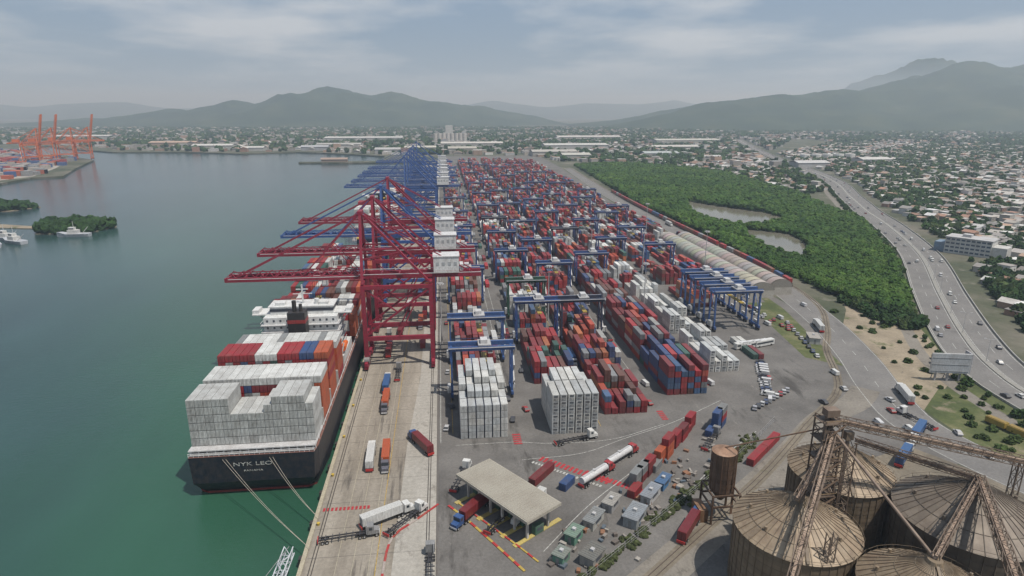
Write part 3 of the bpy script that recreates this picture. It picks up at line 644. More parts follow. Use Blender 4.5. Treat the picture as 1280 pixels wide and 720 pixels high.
def hatch(name,x,y,rot,w,l,n,mat,z=.1):
    c,s_=math.cos(rot),math.sin(rot)
    V=[];F=[]
    for i in range(n):
        o_=(i-(n-1)/2)*l/n
        for dx,dy in ((-w/2,-l/n*.3),(w/2,-l/n*.3),(w/2,l/n*.3),(-w/2,l/n*.3)):
            px,py=dx,o_+dy; V.append((x+px*c-py*s_,y+px*s_+py*c,z))
        F.append([4*i,4*i+1,4*i+2,4*i+3])
    me=bpy.data.meshes.new(name); me.from_pydata(V,[],F); me.materials.append(mat); place(name,me)
hatch("crossing_marking",40,178,D(50),3,26,16,M_red); hatch("crossing_marking",37,176,D(50),1.2,26,22,M_white,.12); hatch("crossing_marking",51,170,D(50),2.6,20,14,M_red,.11)
hatch("crossing_marking",-31,165,D(90),1.6,14,12,M_red); hatch("crossing_marking",24,200,D(0),3,8,5,M_red); hatch("crossing_marking",82,212,D(0),2.5,8,5,M_red);hatch("crossing_marking",112,240,D(0),2.5,8,5,M_red)
for P in ([(24,186),(45,188),(62,196),(84,206),(110,222)],[(-3.2,200),(-3.2,600)],[(2,198),(24,198),(33,196),(57,196),(80,205)],[(24,140),(40,158),(60,176)],[(28,300),(28,900)],[(24.5,240),(24.5,900)],[(82,240),(82,900)],[(84,120.0),(112,142)],[(60,150),(92,180),(112,196)]):
    strip("lane_marking",smooth_line(P,4),.22,.06,M_white)
for P in ([(-20,100),(-20,1400)],[(1.2,206),(1.2,800)],[(56.2,206),(56.2,800)]): strip("lane_marking",smooth_line(P,4),.22,.062,M_yel)
def hut(x,y,r,w,l,h,col,roof):
    E=empty("guard_hut",(x,y,.04),D(r)); m=MB(); m.box(-w/2,w/2,-l/2,l/2,0,h,col); m.box(-w/2-.02,w/2+.02,-l/4,l/4,h*.45,h*.8,(.05,.06,.08)); m.box(-.5,.5,-l/2-.03,-l/2,0,h*.75,(.2,.2,.2)); m.obj("walls",M_bldg,E)
    m=MB(); m.box(-w/2-.35,w/2+.35,-l/2-.35,l/2+.35,h,h+.22,roof)
    for k in np.arange(-l/2,l/2,.8): m.box(-w/2-.3,w/2+.3,k-.06,k+.06,h+.22,h+.27,tuple(q*.8 for q in roof))
    m.box(-.5,.5,-.5,.5,h+.27,h+.9,(.4,.4,.4)); m.obj("roof",M_bldg,E)
for h in ((33,144,-40,3,5,2.8,(.1,.22,.16),(.14,.2,.16)),(40,150,-40,3,7,2.8,(.35,.35,.32),(.18,.19,.19)),(47,157,-40,3,6,2.8,(.3,.3,.3),(.27,.26,.24)),(52,150,-38,4,8,3.2,(.25,.27,.28),(.2,.22,.24)),(60,160,-42,3,8,2.8,(.4,.4,.4),(.2,.22,.25)),(66,166,-42,2.6,6,2.7,(.05,.15,.3),(.06,.12,.22)),(28,136,-40,3,4,2.7,(.1,.22,.16),(.16,.18,.16)),(90,176,-42,3,6,3,(.4,.4,.38),(.3,.3,.3)),(36,135,-44,4,6,3,(.25,.24,.22),(.12,.12,.11)),(186,282,-20,5,9,3.2,(.4,.4,.38),(.35,.33,.3))): hut(*h)
m=MB()
for i in range(110):
    t=rng.random(); x=25+70*t+rng.normal(0,2.5); y=124+62*t+rng.normal(0,2.5)
    if rng.random()<.5: x+=rng.uniform(-6,4); y+=rng.uniform(3,10)
    m.boxes([[x,y,.4]],[[rng.uniform(.5,2.0),rng.uniform(.5,2.0),rng.uniform(.4,1.3)]],[np.array([(.22,.2,.18),(.1,.085,.075),(.3,.28,.25),(.22,.1,.05),(.07,.1,.13)])[rng.integers(0,5)]],rng.uniform(0,3))
m.obj("yard_debris",M_bldg)
X=rng.uniform(20,110,220); Y=118+(X-20)*.82+rng.normal(0,1.5,220); blobs("shrubs",np.c_[X,Y,rng.uniform(.1,.5,220)],rng.uniform(.4,1.2,220),1,[(.05,.06,.028)],.8,.25)
m=MB()
fl=smooth_line([(20,118),(60,150),(100,182),(122,202)],3)
for p in fl: m.cyl((p[0],p[1],0),(p[0],p[1],2.4),.06,.06,5,(.4,.4,.4))
for z in (.6,1.4,2.3):
    for i in range(len(fl)-1): m.beam((*fl[i],z),(*fl[i+1],z),.04,.04,(.4,.4,.4))
m.obj("fence",M_steel)

# ------------------------------------------------------------ silos
def rust(name,c1,c2,c3,metal=.15):
    m,nt,N,L,B=newmat(name); p=N.new("ShaderNodeTexCoord").outputs["Object"]
    a_=N.new("ShaderNodeAttribute"); a_.attribute_name="Col"
    n=noise(N,L,mapping(N,L,p,(1,1,.25)),.35,7,.7); r=ramp(N,[(.3,c1),(.52,c2),(.75,c3)]); L.new(n,r.inputs[0])
    c=mix(N,L,1.0,r.outputs[0],a_.outputs["Color"],'MULTIPLY'); L.new(c,B.inputs["Base Color"]); B.inputs["Roughness"].default_value=.6; B.inputs["Metallic"].default_value=metal; return m
M_silo=rust("silo_steel",(.17,.12,.08),(.26,.2,.135),(.33,.265,.19)); M_silod=rust("silo_steel_dark",(.11,.085,.065),(.165,.135,.105),(.22,.185,.145))
M_rust=rust("rusty_steel",(.085,.06,.045),(.15,.115,.09),(.2,.17,.14)); M_rust2=rust("rusted_tank",(.045,.03,.02),(.085,.052,.034),(.13,.09,.065))
def silo(x,y,r,ze,za,mat,n=44):
    E=empty("grain_silo",(x,y,0)); m=MB(); rr=np.random.default_rng(int(x))
    z=0;k=0
    while z<ze:
        z1=min(ze,z+1.15); sh=.58+.14*rr.random(); m.cyl((0,0,z),(0,0,z1),r+(.06 if k%2 else 0),r+(.06 if k%2 else 0),n*2,(sh,sh,sh),False); z=z1;k+=1
    for i in range(n): t=2*math.pi*i/n; m.beam((math.cos(t)*(r+.12),math.sin(t)*(r+.12),0),(math.cos(t)*(r+.12),math.sin(t)*(r+.12),ze),.14,.14,(.6,.6,.6))
    m.obj("wall",mat,E)
    m=MB(); V=[];F=[];C=[]; rings=7; ro=r+.5; rt=1.6
    for j in range(rings+1):
        t=j/rings; R=ro+(rt-ro)*t; zz=ze+(za-ze)*t
        for i in range(n): V.append((R*math.cos(2*math.pi*i/n),R*math.sin(2*math.pi*i/n),zz))
    for j in range(rings):
        for i in range(n): F.append([j*n+i,j*n+(i+1)%n,(j+1)*n+(i+1)%n,(j+1)*n+i]); 
    pan=rr.uniform(.78,1.1,n)
    for j in range(rings):
        for i in range(n): v_=pan[i]*rr.uniform(.92,1.06); C.append((v_,v_,v_))
    m.raw(V,F,np.array(C))
    for i in range(n):
        t=2*math.pi*i/n; m.beam((ro*math.cos(t),ro*math.sin(t),ze+.05),(rt*math.cos(t),rt*math.sin(t),za+.05),.16,.2,(.6,.6,.6))
    for j in (2,4,6):
        t=j/rings;R=ro+(rt-ro)*t; zz=ze+(za-ze)*t+.1
        for i in range(n): a0,a1=2*math.pi*i/n,2*math.pi*(i+1)/n; m.beam((R*math.cos(a0),R*math.sin(a0),zz),(R*math.cos(a1),R*math.sin(a1),zz),.09,.09,(.65,.65,.65))
    m.cyl((0,0,za-.1),(0,0,za+.9),rt+.1,rt-.2,16,(.7,.7,.7))
    for i in range(0,n,6):
        t=2*math.pi*(i+.5)/n; R=ro*.72; zz=ze+(za-ze)*.3; m.cyl((R*math.cos(t),R*math.sin(t),zz),(R*math.cos(t),R*math.sin(t),zz+1),.35,.35,8,(.9,.9,.9))
    t=math.radians(250); m.beam((ro*math.cos(t),ro*math.sin(t),ze+.4),(rt*math.cos(t),rt*math.sin(t),za+.4),.7,.15,(.5,.5,.5))
    for s_ in (-.12,.12): 
        p=Vector((ro*math.cos(t+s_*.4),ro*math.sin(t+s_*.4),ze+1.3)); q=Vector((rt*math.cos(t+s_*3),rt*math.sin(t+s_*3),za+1.3)); m.beam(p,q,.06,.06,(.6,.5,.3))
    for i in range(n//2):
        a0,a1=4*math.pi*i/n,4*math.pi*(i+1)/n; m.beam((ro*math.cos(a0),ro*math.sin(a0),ze+1),(ro*math.cos(a1),ro*math.sin(a1),ze+1),.06,.06,(.6,.6,.6)); m.beam((ro*math.cos(a0),ro*math.sin(a0),ze),(ro*math.cos(a0),ro*math.sin(a0),ze+1),.06,.06,(.6,.6,.6))
    m.obj("roof",mat,E)
silo(82,121,14,17.5,24.5,M_silo); silo(107,142,13,18,25,M_silo); silo(126,119,16.5,18.5,27,M_silod); silo(98,98,13,17,24,M_silo)
E=empty("grain_elevator_tower",(94.5,130,0)); m=MB(); Kc=(.9,.85,.8)
m.truss((-1.5,0,0),(-1.5,.01,41),4.6,4.6,14,.3,Kc); m.truss((4.2,.0,0),(4.2,.01,34),3,3,12,.25,Kc)
m.cyl((-1.8,.6,0),(-1.8,.6,42.5),.55,.55,8,(1.3,1.25,1.2)); m.cyl((-.6,.6,0),(-.6,.6,42.5),.55,.55,8,(1.3,1.25,1.2)); m.box(-2.8,.4,-1,1.4,41.2,43,(1.2,1.15,1.1)); m.cyl((4.2,0,0),(4.2,0,36),.5,.5,8,(1.2,1.2,1.2)); m.box(3.2,5.2,-.8,.8,34.5,36.6,(1.2,1.2,1.1))
for z in np.arange(5,41,5): m.box(-4.2,1.2,-2.8,2.8,z,z+.15,(.8,.75,.7)); m.beam((-4.2,-2.9,z+1.1),(1.2,-2.9,z+1.1),.08,.08,(1.4,1.2,.7)); m.beam((-4.2,-2.8,z-4),(1.2,-2.8,z),.5,.12,(1.1,1,.9))
for tx,ty,tz in ((-12.5,-9,25.5),(12.5,12,26),(3.5,-32,25)): m.cyl((-1,0,38),(tx,ty,tz),.35,.35,8,(1.3,1.25,1.2))
m.obj("tower",M_rust,E)
def conveyor(p,q,w=2.0,h=2.2,n=14):
    E=empty("conveyor_gallery"); m=MB(); m.truss(p,q,w,h,n,.16,(1.0,.95,.9)); P,Q=Vector(p),Vector(q); m.beam(P+Vector((0,0,-.4)),Q+Vector((0,0,-.4)),w*.5,.4,(1.5,1.4,1.3))
    m.beam(P+Vector((0,0,h*.12)),Q+Vector((0,0,h*.12)),w*.35,.35,(1.9,1.8,1.7)); m.obj("truss",M_rust,E)
conveyor((93,131,40),(150,118,29),2.0,2.2,24); conveyor((93,129,33),(80,119,26.2),1.6,1.6,7); conveyor((126,119,28.5),(105,86,27),1.9,1.9,18); conveyor((126,119,28.3),(110,142,27),1.6,1.6,10)
conveyor((93,128,37),(62,92,20),1.7,1.7,20); conveyor((60,112,6),(82,104,9),1.4,1.4,9); conveyor((98,98,25.5),(126,119,28.4),1.4,1.4,14); conveyor((42,112,4),(62,112,6),1.3,1.3,9)
m=MB()
for (x,y,z) in ((66,97,21),(150,118,28),(105,86,26),(138,121,31),(82,108,24.6)): m.truss((x,y,0),(x,y+.01,z),1.6,1.6,8,.2,(1,1,1))
m.obj("conveyor_support",M_rust)
E=empty("truck_loading_silo",(77,150,0)); m=MB()
for x in (-4,4):
    for y in (-4,4): m.beam((x,y,0),(x,y,9),.5,.5,(1,1,1))
for z in (5.5,9):
    for s_ in (-4,4): m.beam((-4,s_,z),(4,s_,z),.4,.5,(1,1,1)); m.beam((s_,-4,z),(s_,4,z),.4,.5,(1,1,1))
m.cyl((0,0,5.5),(0,0,9),.8,3.3,20,(1,1,1)); 
for k in range(8): m.cyl((0,0,9+k*1.5),(0,0,10.5+k*1.5),3.3+.08*(k%2),3.3+.08*(k%2),24,(1.2-.08*(k%3),)*3,False)
m.cyl((0,0,21),(0,0,22),3.5,.6,24,(3,2.9,2.8)); m.beam((3.8,0,0),(3.8,0,22),.7,.2,(1.8,1.7,1.6))
for i in range(12): t=math.pi*i/6; m.beam((3.4*math.cos(t),3.4*math.sin(t),9),(3.4*math.cos(t),3.4*math.sin(t),21),.15,.15,(1.6,1.5,1.4))
m.box(-7,-4.5,-3,3,0,4,(2,1.8,1.5)); m.cyl((0,0,22),(17.5,-19.5,38),.2,.2,6,(2.4,2.3,2.1))
m.obj("body",M_rust2,E)

# ------------------------------------------------------------ arched warehouse
E=empty("arched_warehouse",(0,0,0)); m=MB(); n=14
def barrel(x0,x1,y0,y1,h,zb,col,ribs):
    cx,r_=(x0+x1)/2,(x1-x0)/2
    ys=np.linspace(y0,y1,ribs+1)
    for j in range(ribs):
        cj=tuple(q*rng.uniform(.86,1.08) for q in col)
        for (ya,yb,e,cc) in ((ys[j]+.5,ys[j+1],0,cj),(ys[j],ys[j]+.5,.3,tuple(q*.55 for q in col))):
            V=[(cx-math.cos(math.pi*i/n)*(r_+e),yy,zb+math.sin(math.pi*i/n)*(h+e)) for yy in (ya,yb) for i in range(n+1)]
            m.raw(V,[[i,i+1,n+2+i,n+1+i] for i in range(n)],cc)
    for yy in (y0,y1):
        V=[(cx-math.cos(math.pi*i/n)*r_,yy,zb+math.sin(math.pi*i/n)*h) for i in range(n+1)]+[(cx,yy,zb)]
        m.raw(V,[[i,i+1,n+1] for i in range(n)],tuple(q*.6 for q in col))
    m.box(x0,x1,y0,y1,0,zb,(.36,.34,.3))
barrel(190,205.5,358,530,5.5,5,(.36,.34,.295),24); barrel(206,221,364,530,5.5,5,(.33,.31,.27),24)
m.obj("roof",M_bldg,E)
E=empty("office_building",(432,462,0),D(-55)); m=MB()
m.box(-16,16,-9,9,0,13,(.5,.5,.48)); m.box(-16.5,16.5,-9.5,9.5,13,13.8,(.4,.4,.4)); m.box(-24,-16.1,-7,7,0,8,(.15,.22,.3)); m.box(16.1,26,-8,8,0,9,(.45,.45,.43)); m.box(-6,0,-3,3,13.8,16,(.45,.45,.45))
for z in (1.5,4.7,7.9,11): 
    for s_ in (-1,1):
        for xx in np.arange(-14,15,3.5): m.box(xx-1.3,xx+1.3,s_*9.05-.08,s_*9.05+.08,z,z+1.4,(.06,.09,.13))
    for yy in np.arange(-7,8,3.5): m.box(-16.08,-15.9,yy-1.2,yy+1.2,z,z+1.4,(.06,.09,.13))
m.obj("body",M_bldg,E)
E=empty("billboard",(216,229,0),D(-12)); m=MB()
m.box(-8,8,-.3,.3,4,13,(.45,.45,.45)); m.box(-7.7,7.7,-.36,-.3,4.3,12.7,(.36,.38,.4))
for x in (-5,0,5): m.box(x-.35,x+.35,.35,1,0,12,(.3,.3,.3)); m.beam((x,3.5,0),(x,.6,9),.25,.25,(.3,.3,.3))
for z in (5,8,11): m.box(-7.6,7.6,-.5,-.37,z,z+.12,(.3,.3,.3))
m.box(8.1,8.5,-.3,5,4,13,(.4,.4,.42)); m.obj("panel",M_bldg,E)
m=MB()
for i in range(8): x,y=203+i*1.8,190-i*7.5; m.boxes([[x,y,1.8]],[[2.6,7,2.0]],[(.34,.24,.05)],D(13)); m.boxes([[x,y,.5]],[[2.2,6.6,.6]],[(.05,.05,.05)],D(13)); m.boxes([[x,y,2.9]],[[2.0,6.4,.2]],[(.25,.17,.04)],D(13))
m.obj("yellow_freight_wagons",M_steel)

# ------------------------------------------------------------ town
HC=np.array([(.45,.42,.38),(.34,.32,.3),(.5,.48,.45),(.3,.17,.12),(.27,.25,.23),(.38,.26,.19),(.22,.21,.2),(.55,.55,.53),(.5,.5,.5)])
def town(name,P,sp,szr,hr,keep,rot,avoid=None,gable=.35):
    X0,X1=min(p[0] for p in P),max(p[0] for p in P);Y0,Y1=min(p[1] for p in P),max(p[1] for p in P)
    c,s_=math.cos(rot),math.sin(rot); R=math.hypot(X1-X0,Y1-Y0)/2*1.05
    u=np.arange(-R,R,sp); uu,vv=np.meshgrid(u,u); uu=uu.ravel();vv=vv.ravel()
    st=((np.round(uu/sp)%6)==0)|((np.round(vv/sp)%10)==0)
    uu=uu[~st]+rng.normal(0,sp*.12,(~st).sum());vv=vv[~st]+rng.normal(0,sp*.12,(~st).sum())
    X=(X0+X1)/2+uu*c-vv*s_;Y=(Y0+Y1)/2+uu*s_+vv*c
    ok=inpoly(X,Y,P)&(rng.random(X.size)<keep)
    X,Y=X[ok],Y[ok]
    if avoid is not None: ok=avoid(X,Y); X,Y=X[ok],Y[ok]
    k=len(X)
    if not k: return
    sx=rng.uniform(*szr,k);sy=rng.uniform(*szr,k);h=rng.uniform(*hr,k)*np.where(rng.random(k)<.1,1.8,1)
    wall_=HC[rng.integers(0,len(HC),k)]*rng.uniform(.8,1.15,(k,1)); rc=HC[rng.integers(0,len(HC),k)]*rng.uniform(.7,1.2,(k,1))
    rt=rot+rng.normal(0,.05,k); m=MB(); m.boxes(np.c_[X,Y,h/2],np.c_[sx,sy,h],wall_,rt)
    g=rng.random(k)<gable
    m.boxes(np.c_[X,Y,h+.15][~g],np.c_[sx+.5,sy+.5,np.full(k,.3)][~g],rc[~g],rt[~g])
    kk=g.sum(); base=np.array([[-.55,-.55,0],[.55,-.55,0],[.55,.55,0],[-.55,.55,0],[0,-.55,1],[0,.55,1]])
    V=base[None]*np.c_[sx[g],sy[g],np.full(kk,1)][:,None]; V[...,2]*=(sx[g]*.22)[:,None]
    cc=np.cos(rt[g])[:,None];ss=np.sin(rt[g])[:,None]; V=np.stack([V[...,0]*cc-V[...,1]*ss,V[...,0]*ss+V[...,1]*cc,V[...,2]],-1)+np.c_[X[g],Y[g],h[g]+.02][:,None]
    F=np.array([[0,3,5,4],[1,4,5,2]])[None]+6*np.arange(kk)[:,None,None]; m.raw(V.reshape(-1,3),F.reshape(-1,4),np.repeat(rc[g],2,0))
    F=np.array([[0,4,1],[2,5,3]])[None]+6*np.arange(kk)[:,None,None]; m.raw(V.reshape(-1,3),F.reshape(-1,3),np.repeat(wall_[g],2,0))
    q=Y<700
    for fr in (-.25,.25):
        m.boxes(np.c_[X+np.sin(rt)*(sy/2)+np.cos(rt)*sx*fr,Y-np.cos(rt)*(sy/2)+np.sin(rt)*sx*fr,h*.5][q],np.c_[np.full(k,1.3),np.full(k,.12),np.full(k,1.3)][q],(.05,.05,.06),rt[q])
    return m.obj(name,M_bldg)
avo=lambda X,Y:(distline(X,Y,hwL)>31)&~inpoly(X,Y,mang)&(np.hypot(X-432,Y-462)>32)
T1=[(500,640),(400,450),(345,370),(290,270),(270,150),(700,100),(1600,300),(2600,1200),(1500,2300),(900,1650),(640,900),(560,760)]
town("town_houses",T1,12,(7.5,11.5),(2.8,4.8),.72,.35,lambda X,Y:avo(X,Y)&((Y>430)|(rng.random(X.size)<.4)))
T2=[(280,1500),(560,1250),(700,1200),(900,1700),(1500,2600),(3200,3200),(2800,4300),(200,4800),(150,2600)]
town("town_houses",T2,23,(12,20),(4,8),.6,.1,avo,.2)
T5=[(508,830),(548,1190),(450,1410),(300,1500),(560,1620),(870,1690),(690,1110),(560,850)]
town("town_houses",T5,15,(8,14),(3,5.5),.6,.5,avo,.3)
T3=[(-130,1760),(130,1720),(260,1720),(150,2600),(200,4800),(-3500,5000),(-3500,2600),(-1400,2500),(-960,2060),(-560,1930),(-420,1980)]
town("town_houses",T3,28,(14,25),(4,9),.5,.05,None,.15)
T4=[(1500,2300),(2600,1200),(4200,2200),(4200,3600),(3200,3200),(1600,2650)]
town("town_houses",T4,22,(10,17),(3.5,6),.6,.25,avo,.3)
m=MB()
for (x,y,w,l,h,c) in ((-700,2080,120,50,14,(.65,.65,.62)),(-560,2010,60,40,10,(.6,.6,.58)),(-380,2000,80,30,12,(.5,.52,.55)),(-330,2150,140,50,12,(.45,.45,.43)),(-150,1850,70,60,12,(.5,.5,.5)),(-60,1900,90,50,14,(.6,.58,.5)),(60,1850,80,70,14,(.5,.48,.42)),(100,2100,200,60,16,(.62,.6,.56)),(300,1700,120,60,12,(.5,.48,.44)),(420,2000,200,80,14,(.6,.6,.58)),(-900,2300,150,60,14,(.55,.4,.3)),(560,1600,90,50,12,(.45,.5,.5)),(700,1900,160,60,12,(.6,.58,.55)),(900,2300,240,80,14,(.55,.55,.5)),(-250,1535,60,10,6,(.4,.3,.25)),(780,1280,70,40,10,(.6,.6,.6)),(980,1360,70,40,10,(.62,.62,.6)),(600,2600,260,90,16,(.65,.63,.6)),(-300,2600,300,90,16,(.6,.6,.58)),(-1500,2900,240,80,16,(.6,.6,.58)),(640,1480,60,30,9,(.6,.6,.6)),(330,1560,70,50,12,(.55,.55,.5))):
    m.box(x-w/2,x+w/2,y-l/2,y+l/2,0,h,tuple(q*.65 for q in c)); c=tuple(q*.75 for q in c); m.raw([(x-w/2-1,y-l/2-1,h),(x+w/2+1,y-l/2-1,h),(x+w/2+1,y,h+4),(x-w/2-1,y,h+4),(x+w/2+1,y+l/2+1,h),(x-w/2-1,y+l/2+1,h)],[[0,1,2,3],[3,2,4,5]],c)
for i in range(8): m.cyl((-20+i*16,2500,0),(-20+i*16,2500,34),8,8,14,(.5,.48,.45))
for i in range(5): m.cyl((900+i*30,1500,0),(900+i*30,1500,12),12,12,18,(.6,.6,.58))
m.box(20,50,2650,2680,0,60,(.5,.5,.48))
m.obj("warehouses",M_bldg)
m=MB(); k=1500; X=rng.uniform(-1500,-740,k);Y=rng.uniform(1120,2050,k); P=[(-1500,1060),(-760,1130),(-740,1240),(-800,1420),(-890,1640),(-1030,1800),(-1400,2200),(-1700,2200)]
ok=inpoly(X,Y,P); X,Y=X[ok],Y[ok]; X=np.round(X/18)*18; m.boxes(np.c_[X,Y,rng.uniform(2,5,len(X))],np.c_[np.full(len(X),14),np.full(len(X),12),np.full(len(X),9)],np.array([(.45,.11,.05),(.35,.05,.04),(.42,.38,.34),(.05,.1,.25),(.28,.28,.28)])[rng.integers(0,5,len(X))])
m.obj("container_stack",M_cont); sheet("terminal_pavement",P,.03,M_conc2)
def trees(P,nn,rr_,sub,avoid,name="town_trees",clump=True,thr=-.2):
    X0,X1=min(p[0] for p in P),max(p[0] for p in P);Y0,Y1=min(p[1] for p in P),max(p[1] for p in P)
    X=rng.uniform(X0,X1,nn);Y=rng.uniform(Y0,Y1,nn);ok=inpoly(X,Y,P)
    if clump:
        cl=np.sin(X*.021+1)*np.cos(Y*.017)+np.sin(X*.007-Y*.009); ok&=(cl+rng.normal(0,.8,nn))>thr
    X,Y=X[ok],Y[ok]
    if avoid is not None: ok=avoid(X,Y); X,Y=X[ok],Y[ok]
    R=rng.uniform(*rr_,len(X)); blobs(name,np.c_[X,Y,R*.75],R,sub,[(.02,.043,.013),(.028,.055,.018),(.04,.06,.022)],1.0,.22,.35)
T0=[(500,640),(400,450),(345,370),(290,270),(270,150),(500,100),(700,350),(900,900),(640,900)]
trees(T0,15000,(1.8,4.0),2,avo)
trees([(372,405),(330,350),(290,270),(262,200),(262,120),(420,150),(470,330),(470,420),(430,430)],2400,(1.8,4.0),2,lambda X,Y:(distline(X,Y,hwL)>31)&(np.hypot(X-432,Y-462)>32),"roadside_trees",True,-.5)
hs=offs(hwL,20); k=rng.integers(60,len(hs),330); blobs("roadside_trees",np.c_[hs[k]+rng.normal(0,1.2,(330,2)),np.full(330,1.3)],rng.uniform(1,2.4,330),2,[(.03,.055,.018)],1,.22,.35)
trees(T1,30000,(3,5.5),1,avo); trees(T2,22000,(4,9),1,avo); trees(T5,2600,(3,6),1,avo); trees(T3,18000,(5,10),0,None); trees(T4,16000,(5,9),0,avo)
trees([(212,180),(236,120),(300,60),(330,130),(300,230),(268,200)],260,(2,3.5),2,lambda X,Y:distline(X,Y,hwL)>20,"roadside_trees")
trees([(240,300),(250,290),(268,305),(264,345),(242,352)],110,(1.8,3.2),2,lambda X,Y:distline(X,Y,hwL)>18,"roadside_trees",False)
X=rng.uniform(183,250,160);Y=rng.uniform(150,330,160);k=(distline(X,Y,hwL)>19)&(distline(X,Y,rdL)>12)&(X>176+ (Y-200)*.2); blobs("shrubs",np.c_[X,Y,np.full(160,.6)][k],rng.uniform(.7,2.0,k.sum()),2,[(.04,.06,.02)],.8,.22)
# ------------------------------------------------------------ hills
def vnoise(X,Y,seed,oct=7):
    r_=np.random.default_rng(seed); o=np.zeros_like(X); amp=1
    T_=r_.random((256,256))
    for k in range(oct):
        a_=.6*k; x=(X*math.cos(a_)-Y*math.sin(a_))*2**k+k*17.3;y=(X*math.sin(a_)+Y*math.cos(a_))*2**k+k*9.1; xi=np.floor(x).astype(int);yi=np.floor(y).astype(int);fx=x-xi;fy=y-yi;fx=fx*fx*(3-2*fx);fy=fy*fy*(3-2*fy)
        g=lambda a,b:T_[a%256,b%256]
        v=(g(xi,yi)*(1-fx)+g(xi+1,yi)*fx)*(1-fy)+(g(xi,yi+1)*(1-fx)+g(xi+1,yi+1)*fx)*fy
        o+=amp*(1-abs(2*v-1)); amp*=.52
    return o/2
def hills(name,x0,x1,y0,y1,step,peaks,seed,ns):
    X,Y=np.meshgrid(np.arange(x0,x1,step),np.arange(y0,y1,step)); Hh=np.zeros(X.shape)
    wx=(vnoise(X/1500,Y/1500,seed+1,3)-.5)*300; wy=(vnoise(X/1500+5,Y/1500+9,seed+2,3)-.5)*500
    for (px,py,h,rx,ry) in peaks: 
        g=h*np.exp(-(((X+wx-px)/rx)**2+((Y+wy-py)/ry)**2)); Hh=(Hh**4+g**4)**.25
    nz=vnoise(X/ns,Y/ns,seed); Z=Hh*(.55+.55*nz)-14
    n1,n0=X.shape; V=np.c_[X.ravel(),Y.ravel(),Z.ravel()]; i=np.arange((n1-1)*n0).reshape(n1-1,n0)[:,:-1].ravel()
    m=MB(); m.raw(V,np.c_[i,i+1,i+1+n0,i+n0],(1,1,1)); return m.obj(name,M_hill,smooth=True)
hills("hill",-4400,1700,4700,8200,32,[(-1150,6000,285,520,650),(-800,6050,330,450,650),(-380,6100,295,450,650),(0,6200,265,450,600),(350,6300,210,400,550),(-1700,6100,215,600,600),(-2400,6300,150,700,600),(-3100,6300,90,700,500),(700,6500,120,400,500)],3,700)
hills("hill",1100,7800,3200,8000,38,[(1700,4500,110,400,500),(2050,4500,190,450,600),(2500,4500,240,500,650),(2950,4500,290,500,650),(3400,4500,370,500,700),(3900,4500,460,550,800),(4400,4500,430,600,900),(5200,4400,420,900,900),(3300,3750,130,500,400),(2500,5600,230,900,700)],11,800)
hills("hill",3500,12500,7000,11500,70,[(5600,8400,430,800,900),(6300,8500,680,700,900),(7000,8600,900,750,900),(7900,8500,780,900,900),(9000,8500,700,1100,900),(4700,8500,250,800,800)],21,1200)
hills("hill",-12000,9000,11000,16000,130,[(-6600,13000,330,1800,1200),(-9000,13000,380,2000,1200),(-3900,13200,240,1700,1200),(1300,13000,330,1500,1200),(3300,13200,300,1500,1200),(5000,13000,380,1400,1200),(-1200,13500,180,1500,1200)],31,1800)
def boat(x,y,r):
    m=MB(); V=[];F=[]
    st=[(-14,.8),(-10,1),(6,1),(12,.6),(16,.05)]
    for yy,w in st:
        for s_ in (-1,1): V+=[(s_*4.5*w*.8,yy,-.2),(s_*4.5*w,yy,3+(1.4 if yy>6 else 0))]
    for i in range(4):
        a_=4*i; F+=[[a_,a_+1,a_+5,a_+4],[a_+3,a_+2,a_+6,a_+7],[a_+1,a_+3,a_+7,a_+5]]
    F.append([0,2,3,1]); m.raw(V,F,(.4,.42,.45)); m.box(-3,3,-4,5,3,6.5,W_); m.box(-2.2,2.2,-1,4,6.5,9,W_); m.box(-2.25,2.25,-.9,4.05,7.3,8.3,(.05,.06,.08)); m.beam((0,0,9),(0,0,15),.3,.3,W_); m.beam((-2,-8,3),(2,-12,9),.4,.4,(.4,.4,.4)); m.obj("tugboat",M_steel,loc=(x,y,-3),rot=D(r))
boat(-392,612,60); boat(-410,628,75); boat(-402,600,40); boat(-355,640,90)

# ------------------------------------------------------------ haze, sun, sky
m=MB(); m.box(-16000,16000,-1500,17500,-20,520,(1,1,1)); me=m.mesh("haze",M_steel)
hm=bpy.data.materials.new("haze_air"); hm.use_nodes=True; nn=hm.node_tree.nodes; nn.clear()
vo=nn.new("ShaderNodeVolumeScatter"); vo.inputs["Density"].default_value=.00016; vo.inputs["Color"].default_value=(.66,.8,.95,1); vo.inputs["Anisotropy"].default_value=.25
oo=nn.new("ShaderNodeOutputMaterial"); hm.node_tree.links.new(vo.outputs[0],oo.inputs["Volume"]); me.materials.clear(); me.materials.append(hm); place("haze",me)
sd=Vector((.42,-.38,1.2)).normalized()
el=math.asin(sd.z); az=math.atan2(sd.x,sd.y)
li=bpy.data.lights.new("sun",'SUN'); li.energy=4.8; li.angle=math.radians(.6); li.color=(1,.95,.88)
so=bpy.data.objects.new("sun",li); S.collection.objects.link(so); so.rotation_euler=(-sd).to_track_quat('-Z','Y').to_euler()
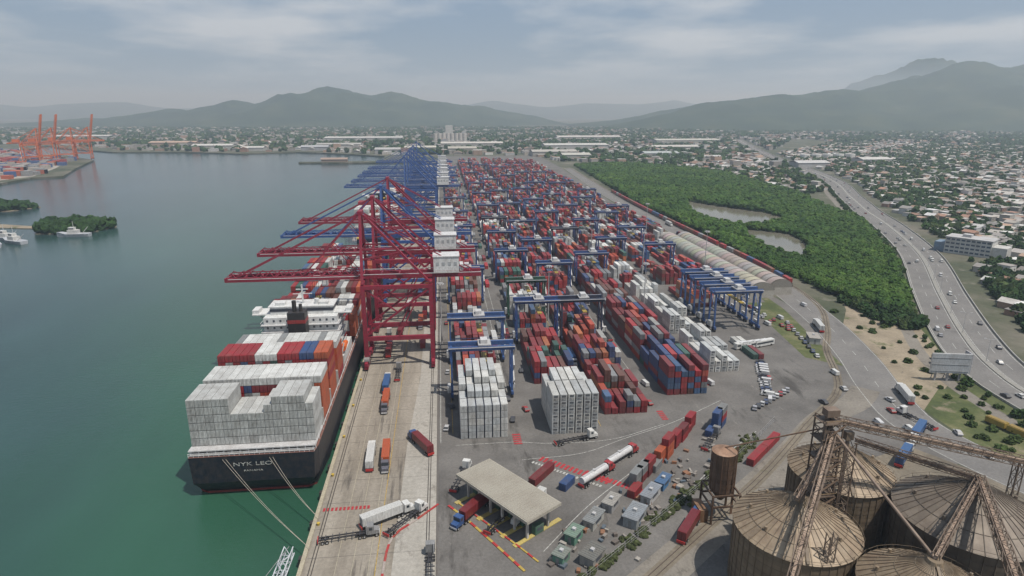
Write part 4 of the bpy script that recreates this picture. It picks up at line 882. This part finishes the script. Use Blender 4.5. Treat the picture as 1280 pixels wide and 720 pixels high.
w=bpy.data.worlds.new("World"); S.world=w; w.use_nodes=True; N=w.node_tree.nodes; L=w.node_tree.links; bg=N["Background"]
sk=N.new("ShaderNodeTexSky"); sk.sky_type='NISHITA'; sk.sun_disc=False; sk.sun_elevation=el; sk.sun_rotation=az; sk.air_density=1.2; sk.dust_density=2; sk.ozone_density=1.5
tc=N.new("ShaderNodeTexCoord").outputs["Generated"]
sx=N.new("ShaderNodeSeparateXYZ"); L.new(tc,sx.inputs[0])
ad=N.new("ShaderNodeMath"); ad.operation='ADD'; ad.inputs[1].default_value=.1; L.new(sx.outputs[2],ad.inputs[0])
dv=N.new("ShaderNodeVectorMath"); dv.operation='DIVIDE'; L.new(tc,dv.inputs[0])
cb=N.new("ShaderNodeCombineXYZ"); 
for i in range(3): L.new(ad.outputs[0],cb.inputs[i])
L.new(cb.outputs[0],dv.inputs[1])
nz=noise(N,L,mapping(N,L,dv.outputs[0],(.7,.6,.0),loc=(2.3,.4,0)),1.0,9,.55)
cr=ramp(N,[(.44,(0,0,0)),(.62,(1,1,1))]); L.new(nz,cr.inputs[0])
base=mix(N,L,.7,sk.outputs[0],(2.3,3.3,4.9))
c=mix(N,L,cr.outputs[0],base,(5.6,6.1,6.7))
hz=N.new("ShaderNodeMapRange"); hz.inputs[1].default_value=.0; hz.inputs[2].default_value=.12; hz.inputs[3].default_value=1; hz.inputs[4].default_value=0; hz.interpolation_type='SMOOTHSTEP'; L.new(sx.outputs[2],hz.inputs[0])
c=mix(N,L,hz.outputs[0],c,(3.2,4.2,5.3))
L.new(c,bg.inputs["Color"]); bg.inputs["Strength"].default_value=.1
cd=bpy.data.cameras.new("camera"); cd.lens=22; cd.sensor_width=36; cd.clip_start=1; cd.clip_end=60000
co=bpy.data.objects.new("camera",cd); S.collection.objects.link(co); co.location=(0,0,113); co.rotation_euler=(math.radians(90-15.71),0,-math.radians(6.32)); S.camera=co
S.view_settings.view_transform='Standard'; S.view_settings.look='None'; S.view_settings.exposure=0
